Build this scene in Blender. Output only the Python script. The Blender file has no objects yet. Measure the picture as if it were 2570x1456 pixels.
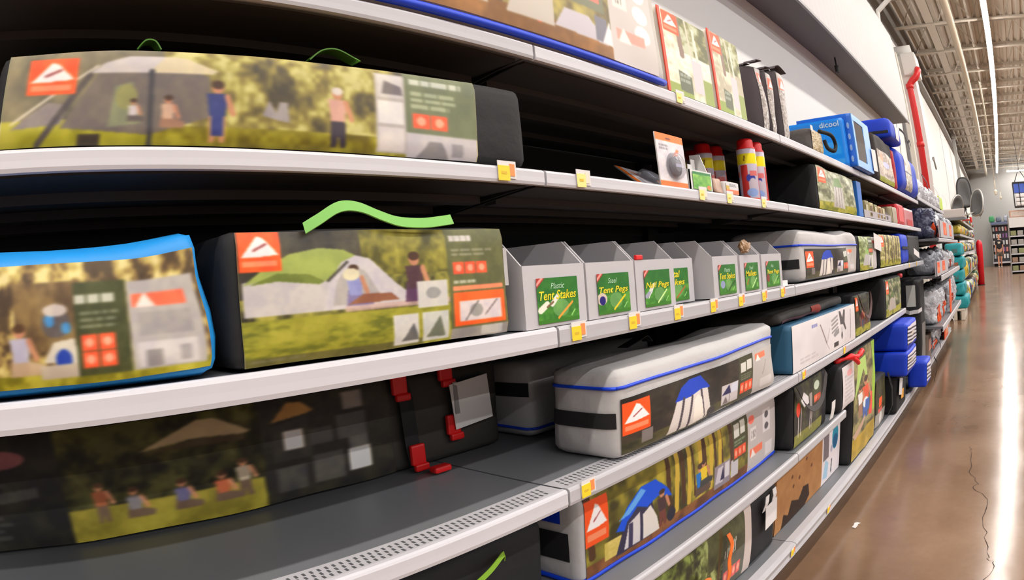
import bpy, bmesh, math, random
import numpy as np
from mathutils import Vector, Matrix

S = bpy.context.scene
COL = S.collection

# ------------------------------------------------------------------ camera, world, lights, exposure
cd = bpy.data.cameras.new('camera')
cam = bpy.data.objects.new('camera', cd)
COL.objects.link(cam)
S.camera = cam
FW = (0.71286992, 0.70116506, -0.01356577)
RT = (0.69831351, -0.7114873, -0.07838406)
UP = (0.06461204, -0.04640448, 0.99683093)
cam.matrix_world = Matrix(((RT[0], UP[0], -FW[0], 0.0), (RT[1], UP[1], -FW[1], -0.72967),
                           (RT[2], UP[2], -FW[2], 1.17163), (0, 0, 0, 1)))
cd.type = 'PANO'                                    # the wide action-camera lens, a real fisheye projection
cd.panorama_type = 'FISHEYE_LENS_POLYNOMIAL'
cd.sensor_width = 36.0
cd.fisheye_fov = math.radians(179)
cd.fisheye_polynomial_k0 = 0.0
cd.fisheye_polynomial_k1 = -0.04311490621338614
cd.fisheye_polynomial_k2 = -0.00024486287389308863
cd.fisheye_polynomial_k3 = 2.469366905947347e-05
cd.fisheye_polynomial_k4 = -1.1221404504826722e-06
cd.clip_end = 200

w = bpy.data.worlds.new('world')
S.world = w
w.use_nodes = True
w.node_tree.nodes['Background'].inputs['Color'].default_value = (1.0, 0.98, 0.965, 1)
w.node_tree.nodes['Background'].inputs['Strength'].default_value = 0.30

S.view_settings.view_transform = 'Standard'
S.view_settings.look = 'None'
S.view_settings.exposure = 0.0
S.view_settings.gamma = 1.0
S.view_settings.use_curve_mapping = False
S.cycles.use_denoising = True
S.cycles.max_bounces = 6
S.cycles.sample_clamp_indirect = 4.0
S.cycles.caustics_reflective = False
S.cycles.caustics_refractive = False

def ceiling_lamp(name, x, y, z, sx, sy, power):
    l = bpy.data.lights.new(name, 'AREA')
    l.shape = 'RECTANGLE'; l.size = sx; l.size_y = sy; l.energy = power
    l.color = (1.0, 0.985, 0.975)
    o = bpy.data.objects.new(name, l); COL.objects.link(o)
    o.location = (x, y, z)
    return o
# further rows of the same fluorescent strips, over the next aisles
for k, yy in enumerate((-4.6, -7.7, -10.8)):
    ceiling_lamp('strip_lamp_row', 16.0, yy, 5.15, 44.0, 0.16, 1150.0)
STRIP_EMIT = 58.0

rnd = random.Random(7)
# ------------------------------------------------------------------ materials
def lin(c):
    return tuple(((x / 255.0) / 12.92 if x <= 10.3 else ((x / 255.0 + 0.055) / 1.055) ** 2.4) for x in c)
MATS = {}
def mat(name, rgb, rough=0.55, metal=0.0, spec=0.5, noise=0.0, nscale=30.0, bump=0.0, bscale=60.0, alpha=1.0, trans=0.0, stretch=None, coat=0.0):
    if name in MATS: return MATS[name]
    m = bpy.data.materials.new(name); m.use_nodes = True
    nt = m.node_tree; b = nt.nodes['Principled BSDF']
    c = lin(rgb) + (1,)
    b.inputs['Base Color'].default_value = c
    b.inputs['Roughness'].default_value = rough
    b.inputs['Metallic'].default_value = metal
    b.inputs['Specular IOR Level'].default_value = spec
    b.inputs['Coat Weight'].default_value = coat
    if alpha < 1: b.inputs['Alpha'].default_value = alpha
    if trans: b.inputs['Transmission Weight'].default_value = trans
    if noise or bump:
        tc = nt.nodes.new('ShaderNodeTexCoord')
        mp = nt.nodes.new('ShaderNodeMapping')
        nt.links.new(tc.outputs['Object'], mp.inputs['Vector'])
        if stretch: mp.inputs['Scale'].default_value = stretch
    if noise:
        n = nt.nodes.new('ShaderNodeTexNoise'); n.inputs['Scale'].default_value = nscale; n.inputs['Detail'].default_value = 5
        nt.links.new(mp.outputs[0], n.inputs['Vector'])
        r = nt.nodes.new('ShaderNodeMapRange'); r.inputs['To Min'].default_value = 1 - noise; r.inputs['To Max'].default_value = 1 + noise
        nt.links.new(n.outputs['Fac'], r.inputs['Value'])
        v = nt.nodes.new('ShaderNodeVectorMath'); v.operation = 'SCALE'; v.inputs[0].default_value = c[:3]
        nt.links.new(r.outputs[0], v.inputs['Scale']); nt.links.new(v.outputs[0], b.inputs['Base Color'])
    if bump:
        n2 = nt.nodes.new('ShaderNodeTexNoise'); n2.inputs['Scale'].default_value = bscale; n2.inputs['Detail'].default_value = 4
        nt.links.new(mp.outputs[0], n2.inputs['Vector'])
        bp = nt.nodes.new('ShaderNodeBump'); bp.inputs['Strength'].default_value = bump; bp.inputs['Distance'].default_value = 0.02
        nt.links.new(n2.outputs['Fac'], bp.inputs['Height']); nt.links.new(bp.outputs[0], b.inputs['Normal'])
    MATS[name] = m
    return m
def emit(name, rgb, strength):
    m = bpy.data.materials.new(name); m.use_nodes = True
    nt = m.node_tree; nt.nodes.clear()
    e = nt.nodes.new('ShaderNodeEmission'); o = nt.nodes.new('ShaderNodeOutputMaterial')
    e.inputs[0].default_value = lin(rgb) + (1,); e.inputs[1].default_value = strength
    nt.links.new(e.outputs[0], o.inputs[0])
    return m

LIP = mat('white_shelf_lip', (208, 206, 211), 0.42, noise=0.03, nscale=8)
LIPG = mat('grey_and_shaded_lip', (190, 188, 192), 0.38, noise=0.05, nscale=10)  # farther shelf lips' dimmer light put into the grey; deck lips are truly grey
SHELF = mat('grey_shelf_steel', (112, 114, 118), 0.42, noise=0.07, nscale=6)
DARK = mat('black_steel', (30, 29, 30), 0.6)
UNDER = mat('shaded_shelf_underside', (58, 54, 52), 0.6)  # shelf steel toned down, the shade beneath put into its colour
BLACKF = mat('black_fabric', (24, 23, 25), 0.75, bump=0.25, bscale=14)
GREYF = mat('grey_fabric', (192, 189, 188), 0.7, noise=0.08, nscale=9, bump=0.35, bscale=12)
DGREY = mat('dark_grey_fabric', (84, 76, 80), 0.75, noise=0.08, nscale=12, bump=0.4, bscale=12)
BROWNG = mat('brown_grey_fabric', (58, 54, 50), 0.75, bump=0.3, bscale=10)
CHARC = mat('charcoal_fabric', (50, 50, 53), 0.7, bump=0.5, bscale=9)
BLUEF = mat('sky_blue_fabric', (24, 140, 216), 0.5, noise=0.08, nscale=14, bump=0.3, bscale=14)
ROYAL = mat('royal_blue_fabric', (4, 56, 196), 0.55, noise=0.06, nscale=10, bump=0.2, bscale=10)
PIPING = mat('blue_piping', (14, 66, 214), 0.45)
GREENS = mat('green_webbing', (120, 184, 84), 0.6)
GREEND = mat('dark_green_webbing', (84, 140, 40), 0.6)
ORANGE = mat('orange_plastic', (244, 110, 30), 0.45)
RED = mat('red_plastic', (226, 24, 26), 0.45)
DRED = mat('dark_red_fabric', (170, 22, 34), 0.6)
WHITEP = mat('white_paper', (228, 224, 222), 0.6)
YELLOW = mat('yellow_tag', (250, 216, 46), 0.5)
TAGOR = mat('orange_tag', (250, 150, 84), 0.5)
BINP = mat('smoky_clear_plastic', (203, 200, 203), 0.3, alpha=0.97, noise=0.03)
CARDB = mat('brown_cardboard', (158, 112, 70), 0.8, noise=0.07, nscale=20)
TEALB = mat('teal_card', (40, 92, 124), 0.6)
SKYBOX = mat('bright_blue_card', (10, 132, 232), 0.4)
SKYBOX2 = mat('deep_blue_card', (4, 98, 206), 0.4)
SILVER = mat('crinkled_silver_film', (196, 196, 201), 0.25, noise=0.25, nscale=16, bump=0.9, bscale=26, spec=0.8)
SILVERD = mat('crinkled_grey_film', (146, 148, 156), 0.28, noise=0.3, nscale=14, bump=0.9, bscale=22, spec=0.7)
NAVYF = mat('crinkled_navy_film', (60, 64, 92), 0.28, noise=0.3, nscale=14, bump=0.9, bscale=22, spec=0.7)
TRAYG = mat('grey_tray_plastic', (186, 182, 186), 0.45)
TEAL = mat('teal_fabric', (20, 142, 150), 0.6, bump=0.4, bscale=12, noise=0.1)
CHROME = mat('brushed_steel_tube', (190, 188, 184), 0.3, metal=0.8)
LETTERW = mat('white_ink', (226, 232, 232), 0.5)
LETTERY = mat('yellow_ink', (246, 222, 20), 0.5)
LETTERB = mat('blue_ink', (86, 96, 160), 0.5)
LETTERK = mat('black_ink', (26, 26, 28), 0.5)
LETTERLB = mat('pale_blue_ink', (150, 200, 246), 0.5)
CREAM = mat('cream_painted_pipe', (214, 204, 184), 0.5)
BEAM = mat('beige_painted_steel', (200, 192, 180), 0.6)

# ------------------------------------------------------------------ mesh helpers
class MB:
    def __init__(s): s.v = []; s.f = []; s.m = []; s.mats = []
    def mi(s, m):
        if m not in s.mats: s.mats.append(m)
        return s.mats.index(m)
    def add(s, verts, faces, m):
        o = len(s.v); s.v += [tuple(v) for v in verts]; i = s.mi(m)
        for f in faces: s.f.append([a + o for a in f]); s.m.append(i)
    def box(s, x0, x1, y0, y1, z0, z1, m, M=None):
        v = [(x, y, z) for z in (z0, z1) for y in (y0, y1) for x in (x0, x1)]
        if M is not None: v = [M @ Vector(p) for p in v]
        s.add(v, [(0, 2, 3, 1), (4, 5, 7, 6), (0, 1, 5, 4), (2, 6, 7, 3), (0, 4, 6, 2), (1, 3, 7, 5)], m)
    def rbox(s, x0, x1, y0, y1, z0, z1, m, r=0.004, M=None):
        bm = bmesh.new(); bmesh.ops.create_cube(bm, size=1)
        for v in bm.verts: v.co = ((x0 + x1) / 2 + v.co.x * (x1 - x0), (y0 + y1) / 2 + v.co.y * (y1 - y0), (z0 + z1) / 2 + v.co.z * (z1 - z0))
        bmesh.ops.bevel(bm, geom=bm.edges[:], offset=r, segments=2, profile=0.5, affect='EDGES')
        bm.verts.index_update()
        vs = [M @ v.co if M is not None else v.co.copy() for v in bm.verts]
        s.add(vs, [[v.index for v in f.verts] for f in bm.faces], m); bm.free()
    def extrude_x(s, prof, x0, x1, m):
        n = len(prof)
        v = [(x0, y, z) for y, z in prof] + [(x1, y, z) for y, z in prof]
        f = [(i, i + n, (i + 1) % n + n, (i + 1) % n) for i in range(n)] + [tuple(range(n - 1, -1, -1))[::-1], tuple(range(n, 2 * n))[::-1]]
        s.add(v, f, m)
    def tube(s, pts, r, m, n=8, cap=True):
        pts = [Vector(p) for p in pts]; rings = []
        prev = None
        for i, p in enumerate(pts):
            t = (pts[min(i + 1, len(pts) - 1)] - pts[max(i - 1, 0)]).normalized()
            a = t.orthogonal().normalized() if prev is None else (prev - t * prev.dot(t)).normalized()
            prev = a; b = t.cross(a)
            rr = r[i] if isinstance(r, (list, tuple)) else r
            rings.append([p + (a * math.cos(2 * math.pi * k / n) + b * math.sin(2 * math.pi * k / n)) * rr for k in range(n)])
        v = [q for R_ in rings for q in R_]
        f = [(i * n + k, i * n + (k + 1) % n, (i + 1) * n + (k + 1) % n, (i + 1) * n + k) for i in range(len(pts) - 1) for k in range(n)]
        if cap: f += [tuple(range(n - 1, -1, -1)), tuple((len(pts) - 1) * n + k for k in range(n))]
        s.add(v, f, m)
    def ribbon(s, pts, wdir, width, thick, m):
        pts = [Vector(p) for p in pts]; wd = Vector(wdir).normalized() * width / 2; v = []
        for i, p in enumerate(pts):
            t = (pts[min(i + 1, len(pts) - 1)] - pts[max(i - 1, 0)]).normalized()
            nn = t.cross(wd).normalized() * thick / 2
            v += [p - wd - nn, p + wd - nn, p + wd + nn, p - wd + nn]
        f = [(i * 4 + k, i * 4 + (k + 1) % 4, i * 4 + 4 + (k + 1) % 4, i * 4 + 4 + k) for i in range(len(pts) - 1) for k in range(4)]
        e = (len(pts) - 1) * 4
        f += [(3, 2, 1, 0), (e, e + 1, e + 2, e + 3)]
        s.add(v, f, m)
    def lathe(s, prof, m, n=20, at=(0, 0, 0)):
        v = []
        for r, z in prof: v += [(at[0] + r * math.cos(2 * math.pi * k / n), at[1] + r * math.sin(2 * math.pi * k / n), at[2] + z) for k in range(n)]
        f = [(i * n + k, i * n + (k + 1) % n, (i + 1) * n + (k + 1) % n, (i + 1) * n + k) for i in range(len(prof) - 1) for k in range(n)]
        f += [tuple(range(n - 1, -1, -1)), tuple((len(prof) - 1) * n + k for k in range(n))]
        s.add(v, f, m)
    def build(s, name, parent=None, smooth=False, loc=None, kind=None, label=None):
        me = bpy.data.meshes.new(name); me.from_pydata(s.v, [], s.f); me.update()
        for m in s.mats: me.materials.append(m)
        me.polygons.foreach_set('material_index', s.m)
        if smooth: me.polygons.foreach_set('use_smooth', [True] * len(me.polygons))
        bm = bmesh.new(); bm.from_mesh(me); bmesh.ops.recalc_face_normals(bm, faces=bm.faces[:]); bm.to_mesh(me); bm.free()
        o = bpy.data.objects.new(name, me); COL.objects.link(o)
        if parent is not None: o.parent = parent
        if loc is not None: o.location = loc
        if kind: o['kind'] = kind
        if label: o['label'] = label
        return o

def thing(name, label, cat, loc=(0, 0, 0), rz=0.0, group=None):
    o = bpy.data.objects.new(name, None); COL.objects.link(o)
    o.empty_display_size = 0.05
    o.location = loc; o.rotation_euler = (0, 0, rz)
    o['label'] = label; o['category'] = cat
    if group: o['group'] = group
    return o
def tag(o, label, cat, group=None):
    o['label'] = label; o['category'] = cat
    if group: o['group'] = group
    return o

# ------------------------------------------------------------------ soft boxes (bags, cartons) and printed panels
class Soft:
    """a rounded, slightly puffed box, w wide (x), d deep (y), h high (z), base centre at the origin, front at y=-d/2"""
    def __init__(s, w, d, h, r=0.01, puff=0.0, noise=0.0, seed=0, topsag=0.0, lean=0.0, warp=None, nf=1.0):
        s.warp = warp
        s.w, s.d, s.h, s.r, s.puff, s.noise, s.topsag, s.lean = w, d, h, min(r, w * .49, d * .49, h * .49), puff, noise, topsag, lean
        s.fit = None
        q = random.Random(seed); s.ph = [(q.uniform(5, 17) * nf, q.uniform(5, 17) * nf, q.uniform(0, 6.3), q.uniform(0.3, 1)) for _ in range(5)]
        g = [-1, -.86, -.6, -.3, 0, .3, .6, .86, 1]
        P = [s.pt(a, b, c) for a in g for b in g for c in g if max(abs(a), abs(b), abs(c)) == 1]
        if not warp and (puff or noise):
            lo = [min(p[i] for p in P) for i in range(3)]; hi = [max(p[i] for p in P) for i in range(3)]
            T0, T1 = (-w / 2, -d / 2, 0), (w / 2, d / 2, h)
            k = [(T1[i] - T0[i]) / (hi[i] - lo[i]) for i in range(3)]
            if noise > .01: k = [x * .985 for x in k]
            s.fit = (k, [(T0[i] + T1[i]) / 2 - (hi[i] + lo[i]) / 2 * k[i] for i in range(3)])
    def pt(s, a, b, c, out=0.0):
        H = Vector((s.w / 2, s.d / 2, s.h / 2)); q = Vector((a * H.x, b * H.y, c * H.z))
        inn = Vector((H.x - s.r, H.y - s.r, H.z - s.r))
        cl = Vector([max(-inn[i], min(inn[i], q[i])) for i in range(3)])
        dv = q - cl
        n = dv.normalized() if dv.length > 1e-9 else Vector((0, 0, 0))
        if dv.length > 1e-9: q = cl + n * s.r
        m = max(abs(a), abs(b), abs(c))
        if abs(b) == m: q.y += (1 if b > 0 else -1) * s.puff * (1 - a * a) * (1 - c * c)
        if c == m: q.z += s.puff * 0.6 * (1 - a * a) * (1 - b * b)
        if abs(a) == m: q.x += (1 if a > 0 else -1) * s.puff * 0.7 * (1 - b * b) * (1 - c * c)
        if s.noise:
            nz = sum(A * math.sin(fx * q.x * 2 + fz * q.z * 2 + fx * q.y * 3 + p) for fx, fz, p, A in s.ph) * s.noise / 2.2
            if not (c == -m): q += n * nz
        if s.topsag and c > 0: q.z -= s.topsag * c * math.sin((a + 1) * 4.2 + s.ph[0][2]) * 0.5 + s.topsag * c * 0.4
        if s.lean: q.y += s.lean * (c + 1) / 2 * s.h
        if s.warp: s.warp(q, a, b, c)
        q.z += s.h / 2
        if s.fit: q = Vector([q[i] * s.fit[0][i] + s.fit[1][i] for i in range(3)])
        return q + n * out
    def body(s, m, nx=None, nz=None, ny=None):
        nx = nx or max(6, min(36, int(s.w / 0.03))); nz = nz or max(6, min(18, int(s.h / 0.025))); ny = ny or max(5, min(14, int(s.d / 0.04)))
        mb = MB()
        def lins(n):      # denser near the edges so that the rounding shows
            t = [math.sin((i / n - 0.5) * math.pi) * 0.5 + (i / n - 0.5) for i in range(n + 1)]
            return [x / abs(t[0]) for x in t]
        X, Y, Z = lins(nx), lins(ny), lins(nz)
        def face(fn, A, B):
            v = [fn(a, b) for a in A for b in B]; nb = len(B)
            mb.add(v, [(i * nb + j, (i + 1) * nb + j, (i + 1) * nb + j + 1, i * nb + j + 1) for i in range(len(A) - 1) for j in range(nb - 1)], m)
        face(lambda a, c: s.pt(a, -1, c), X, Z); face(lambda a, c: s.pt(a, 1, c), X, Z)
        face(lambda b, c: s.pt(-1, b, c), Y, Z); face(lambda b, c: s.pt(1, b, c), Y, Z)
        face(lambda a, b: s.pt(a, b, 1), X, Y); face(lambda a, b: s.pt(a, b, -1), X, Y)
        return mb
    def build_body(s, m, parent, name='body'):
        o = s.body(m).build(name, parent, smooth=True)
        bm = bmesh.new(); bm.from_mesh(o.data); bmesh.ops.remove_doubles(bm, verts=bm.verts[:], dist=1e-5); bmesh.ops.recalc_face_normals(bm, faces=bm.faces[:]); bm.to_mesh(o.data); bm.free()
        return o
    def panel(s, name, m, parent, a0, a1, c0, c1, out=0.0025, side='front', label=None, n=(24, 10)):
        fn = {'front': lambda a, c: s.pt(a, -1, c, out), 'left': lambda a, c: s.pt(-1, -a, c, out), 'top': lambda a, c: s.pt(a, c, 1, out), 'right': lambda a, c: s.pt(1, a, c, out)}[side]
        nx, nz = n; v = []; uv = []
        for i in range(nx + 1):
            for j in range(nz + 1):
                u, t = i / nx, j / nz
                v.append(fn(a0 + (a1 - a0) * u, c0 + (c1 - c0) * t)); uv.append((u, t))
        f = [(i * (nz + 1) + j, (i + 1) * (nz + 1) + j, (i + 1) * (nz + 1) + j + 1, i * (nz + 1) + j + 1) for i in range(nx) for j in range(nz)]
        me = bpy.data.meshes.new(name); me.from_pydata([tuple(p) for p in v], [], f); me.update()
        ul = me.uv_layers.new(name='UVMap')
        for lp in me.loops: ul.data[lp.index].uv = uv[lp.vertex_index]
        me.polygons.foreach_set('use_smooth', [True] * len(me.polygons))
        me.materials.append(m)
        o = bpy.data.objects.new(name, me); COL.objects.link(o); o.parent = parent
        if label: o['label'] = label
        return o
    def line(s, name, m, parent, c, r=0.004, a0=-1, a1=1, sides=('front',), n=40):
        mb = MB()
        if 'front' in sides: mb.tube([s.pt(a0 + (a1 - a0) * i / n, -1, c, r * 0.4) for i in range(n + 1)], r, m, 6)
        if 'left' in sides: mb.tube([s.pt(-1, -1 + 2 * i / 14, c, r * 0.4) for i in range(15)], r, m, 6)
        return mb.build(name, parent, smooth=True)

def lettering(parent, text, m, x, y, z, width=None, height=0.02, name='lettering', rot=None, slant=0.0, bold=0.0):
    """flat letters in a plane facing the aisle (-y); x,z is the left end of the base line"""
    cu = bpy.data.curves.new('text', 'FONT'); cu.body = text; cu.size = 1; cu.shear = slant; cu.offset = bold; cu.resolution_u = 3
    to = bpy.data.objects.new('text', cu); COL.objects.link(to)
    dg = bpy.context.evaluated_depsgraph_get(); dg.update()
    me = bpy.data.meshes.new_from_object(to.evaluated_get(dg))
    bpy.data.objects.remove(to); bpy.data.curves.remove(cu)
    xs = [v.co.x for v in me.vertices]; ys = [v.co.y for v in me.vertices]
    if not xs: return None
    sy = height / max(0.3, max(ys) - min(0, min(ys)))
    sx = (width / (max(xs) - min(xs))) if width else sy
    for v in me.vertices:
        v.co = Vector(((v.co.x - min(xs)) * sx, 0, v.co.y * sy))
    me.materials.clear(); me.materials.append(m); me.name = name
    o = bpy.data.objects.new(name, me); COL.objects.link(o); o.parent = parent; o.location = (x, y, z)
    if rot is not None: o.rotation_euler = rot
    return o

# ------------------------------------------------------------------ printed pictures (painted into generated images with numpy)
class Pic:
    def __init__(s, W, H, seed=0, bg=(60, 60, 50)):
        s.W, s.H = W, H; s.a = np.zeros((H, W, 3)) + np.array(bg, float); s.g = np.random.RandomState(seed)
        s.U, s.V = np.meshgrid((np.arange(W) + .5) / W, (np.arange(H) + .5) / H)
    def sm(s, gx, gy):
        gx, gy = max(1, int(gx)), max(1, int(gy)); n = s.g.rand(gy + 2, gx + 2)
        x = s.U * gx + .5; y = s.V * gy + .5; xi = np.minimum(x.astype(int), gx); yi = np.minimum(y.astype(int), gy); fx = x - xi; fy = y - yi
        fx = fx * fx * (3 - 2 * fx); fy = fy * fy * (3 - 2 * fy)
        return (n[yi, xi] * (1 - fx) + n[yi, xi + 1] * fx) * (1 - fy) + (n[yi + 1, xi] * (1 - fx) + n[yi + 1, xi + 1] * fx) * fy
    def put(s, mask, col):
        mask = mask[..., None].astype(float); s.a = s.a * (1 - mask) + np.array(col, float) * mask
    def rect(s, u0, v0, u1, v1, col, k=1.0): s.put(((s.U >= u0) & (s.U <= u1) & (s.V >= v0) & (s.V <= v1)) * k, col)
    def ell(s, cu, cv, ru, rv, col, k=1.0): s.put((((s.U - cu) / ru) ** 2 + ((s.V - cv) / rv) ** 2 <= 1) * k, col)
    def poly(s, pts, col, k=1.0):
        ins = np.zeros_like(s.U, bool); n = len(pts)
        for i in range(n):
            (x0, y0), (x1, y1) = pts[i], pts[(i + 1) % n]
            if y0 == y1: continue
            c = ((y0 > s.V) != (y1 > s.V)) & (s.U < (x1 - x0) * (s.V - y0) / (y1 - y0) + x0); ins ^= c
        s.put(ins * k, col)
    def line(s, u0, v0, u1, v1, wd, col, k=1.0):
        asp = s.H / s.W; du, dv = u1 - u0, (v1 - v0) * asp; L = max(1e-9, du * du + dv * dv)
        t = np.clip(((s.U - u0) * du + (s.V - v0) * asp * dv) / L, 0, 1)
        d = np.hypot(s.U - u0 - t * du, (s.V - v0) * asp - t * dv); s.put((d < wd) * k, col)
    def leaves(s, u0, v0, u1, v1, pal, sc=14, k=1.0, tall=1.0, soft=1.6):
        asp = s.W / s.H
        n = .5 * s.sm(sc, sc / asp / tall) + .3 * s.sm(sc * 2.3, sc * 2.3 / asp / tall) + .2 * s.sm(sc * 5, sc * 5 / asp / tall)
        n = np.clip((n - .5) * soft * 1.6 + .5, 0, .999) * (len(pal) - 1); i = n.astype(int); f = (n - i)[..., None]; p = np.array(pal, float)
        c = p[i] * (1 - f) + p[np.minimum(i + 1, len(pal) - 1)] * f
        m = ((s.U >= u0) & (s.U <= u1) & (s.V >= v0) & (s.V <= v1))[..., None] * k; s.a = s.a * (1 - m) + c * m
    def words(s, u0, v0, u1, v1, col, rows=3, k=.75, ragged=.3):
        for r in range(rows):
            hh = (v1 - v0) / rows; y = v1 - hh * (r + .5); x = u0; end = u1 - s.g.rand() * ragged * (u1 - u0)
            while x < end:
                L = (u1 - u0) * (.12 + .2 * s.g.rand()); s.rect(x, y - hh * .3, min(x + L, end), y + hh * .3, col, k); x += L + (u1 - u0) * .035
    def badge(s, u0, v0, u1, v1, col=(246, 84, 34)):
        s.rect(u0, v0, u1, v1, col); du, dv = u1 - u0, v1 - v0
        s.poly([(u0 + .06 * du, v0 + .36 * dv), (u0 + .46 * du, v0 + .9 * dv), (u0 + .6 * du, v0 + .84 * dv), (u0 + .95 * du, v0 + .4 * dv), (u0 + .5 * du, v0 + .36 * dv)], (236, 226, 226))
        s.line(u0 + .36 * du, v0 + .52 * dv, u0 + .66 * du, v0 + .68 * dv, .025 * du, (150, 70, 70))
        s.rect(u0 + .08 * du, v0 + .12 * dv, u0 + .9 * du, v0 + .26 * dv, (250, 170, 140), .6)
    def icons(s, u0, v0, u1, v1, n=3, m=1, col=(240, 84, 52)):
        for i in range(n):
            for j in range(m):
                a0 = u0 + (u1 - u0) * (i + .04) / n; a1 = u0 + (u1 - u0) * (i + .96) / n; b0 = v0 + (v1 - v0) * (j + .04) / m; b1 = v0 + (v1 - v0) * (j + .96) / m
                s.rect(a0, b0, a1, b1, col); s.ell((a0 + a1) / 2, (b0 + b1) / 2, (a1 - a0) * .28, (b1 - b0) * .3, (250, 176, 150), .8)
    def person(s, u, v, h, top, low, skin=(190, 130, 100), hair=(70, 46, 34), sit=False):
        a = s.H / s.W; w_ = h * a * .16
        if sit:
            s.poly([(u - w_ * 1.3, v), (u + w_ * 2.4, v), (u + w_ * 2.6, v + h * .14), (u - w_, v + h * .3)], low)
        else:
            s.poly([(u - w_ * .8, v), (u - w_ * .2, v), (u, v + h * .2), (u + w_ * .3, v), (u + w_ * .9, v), (u + w_ * .8, v + h * .45), (u - w_ * .8, v + h * .45)], low)
        b = .2 if sit else .42
        s.poly([(u - w_ * .8, v + h * b), (u + w_ * .8, v + h * b), (u + w_ * 1.1, v + h * (b + .36)), (u - w_ * 1.1, v + h * (b + .36))], top)
        s.line(u + w_, v + h * (b + .32), u + w_ * 1.6, v + h * (b + .05), w_ * .3, skin)
        s.ell(u, v + h * (b + .46), w_ * .62, h * .1, skin); s.ell(u, v + h * (b + .51), w_ * .66, h * .07, hair)
    def blur(s, n=1):
        for _ in range(n):
            p = np.pad(s.a, ((1, 1), (1, 1), (0, 0)), 'edge'); s.a = (p[1:-1, 1:-1] * 2 + p[:-2, 1:-1] + p[2:, 1:-1] + p[1:-1, :-2] + p[1:-1, 2:]) / 6
    def smear(s, n):                                  # soft printing along one direction
        k = np.zeros_like(s.a)
        for i in range(-n, n + 1): k += np.roll(s.a, i, 1)
        s.a = k / (2 * n + 1)
    def mat(s, name, rough=0.42, gain=1.0):
        img = bpy.data.images.new(name, s.W, s.H)
        px = np.ones((s.H, s.W, 4), np.float32); px[..., :3] = np.clip(((s.a - 110) * 1.14 + 120) * gain / 255, .03, 1)
        img.pixels.foreach_set(px.ravel()); img.update(); img.pack()
        m = bpy.data.materials.new(name); m.use_nodes = True; nt = m.node_tree; b = nt.nodes['Principled BSDF']
        t = nt.nodes.new('ShaderNodeTexImage'); t.image = img; t.extension = 'EXTEND'
        nt.links.new(t.outputs['Color'], b.inputs['Base Color']); b.inputs['Roughness'].default_value = rough; b.inputs['Specular IOR Level'].default_value = 0.35
        return m
FOREST = [(34, 32, 24), (66, 62, 38), (104, 98, 46), (140, 132, 60), (182, 172, 96)]
AUTUMN = [(70, 54, 40), (104, 84, 58), (150, 128, 74), (186, 170, 92), (220, 206, 140)]
DARKF = [(20, 19, 15), (36, 34, 24), (56, 54, 32), (76, 76, 40)]
GRASS = [(110, 116, 30), (150, 148, 44), (172, 164, 56)]
# ------------------------------------------------------------------ the room
def structure(mb, name, smooth=False, parent=None):
    o = mb.build(name, parent, smooth=smooth)
    if parent is None: o['kind'] = 'structure'
    return o

def concrete():
    m = bpy.data.materials.new('polished_concrete'); m.use_nodes = True
    nt = m.node_tree; b = nt.nodes['Principled BSDF']; L = nt.links.new
    tc = nt.nodes.new('ShaderNodeTexCoord')
    def noise(sc, det, rough=.55):
        n = nt.nodes.new('ShaderNodeTexNoise'); n.inputs['Scale'].default_value = sc; n.inputs['Detail'].default_value = det; n.inputs['Roughness'].default_value = rough
        L(tc.outputs['Object'], n.inputs['Vector']); return n
    r = nt.nodes.new('ShaderNodeValToRGB'); n1 = noise(1.1, 6)
    r.color_ramp.elements[0].position = .3; r.color_ramp.elements[0].color = lin((114, 87, 67)) + (1,)
    r.color_ramp.elements[1].position = .72; r.color_ramp.elements[1].color = lin((148, 118, 94)) + (1,)
    L(n1.outputs['Fac'], r.inputs['Fac'])
    n2 = noise(24, 5); mr = nt.nodes.new('ShaderNodeMapRange'); mr.inputs['To Min'].default_value = .9; mr.inputs['To Max'].default_value = 1.08
    L(n2.outputs['Fac'], mr.inputs['Value'])
    v = nt.nodes.new('ShaderNodeVectorMath'); v.operation = 'SCALE'; L(r.outputs['Color'], v.inputs[0]); L(mr.outputs[0], v.inputs['Scale']); L(v.outputs[0], b.inputs['Base Color'])
    n3 = noise(2.2, 5); m3 = nt.nodes.new('ShaderNodeMapRange'); m3.inputs['To Min'].default_value = .12; m3.inputs['To Max'].default_value = .24
    L(n3.outputs['Fac'], m3.inputs['Value']); L(m3.outputs[0], b.inputs['Roughness'])
    n4 = noise(2.6, 3); bp = nt.nodes.new('ShaderNodeBump'); bp.inputs['Strength'].default_value = .035; bp.inputs['Distance'].default_value = .05
    L(n4.outputs['Fac'], bp.inputs['Height']); L(bp.outputs[0], b.inputs['Normal'])
    b.inputs['Specular IOR Level'].default_value = .6
    return m
mb = MB(); mb.box(-9, 39.2, -14, 0.85, -0.1, 0, concrete()); FLOOR = structure(mb, 'floor')
ck = [(3.9, -.57), (3.782, -.589), (3.42, -.612), (3.23, -.67), (3.172, -.658), (3.002, -.75), (2.779, -.748), (2.561, -.777), (2.368, -.801), (2.323, -.837), (2.177, -.815), (1.9, -.85)]
mb = MB(); q = random.Random(3); fine = []
for i in range(len(ck) - 1):
    for k in range(4): fine.append((ck[i][0] + (ck[i + 1][0] - ck[i][0]) * k / 4 + q.uniform(-.006, .006), ck[i][1] + (ck[i + 1][1] - ck[i][1]) * k / 4 + q.uniform(-.012, .012)))
v = []
for i, (x, y) in enumerate(fine):
    hw = q.uniform(.0008, .0032); v += [(x, y - hw, .0006), (x, y + hw, .0006)]
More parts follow.
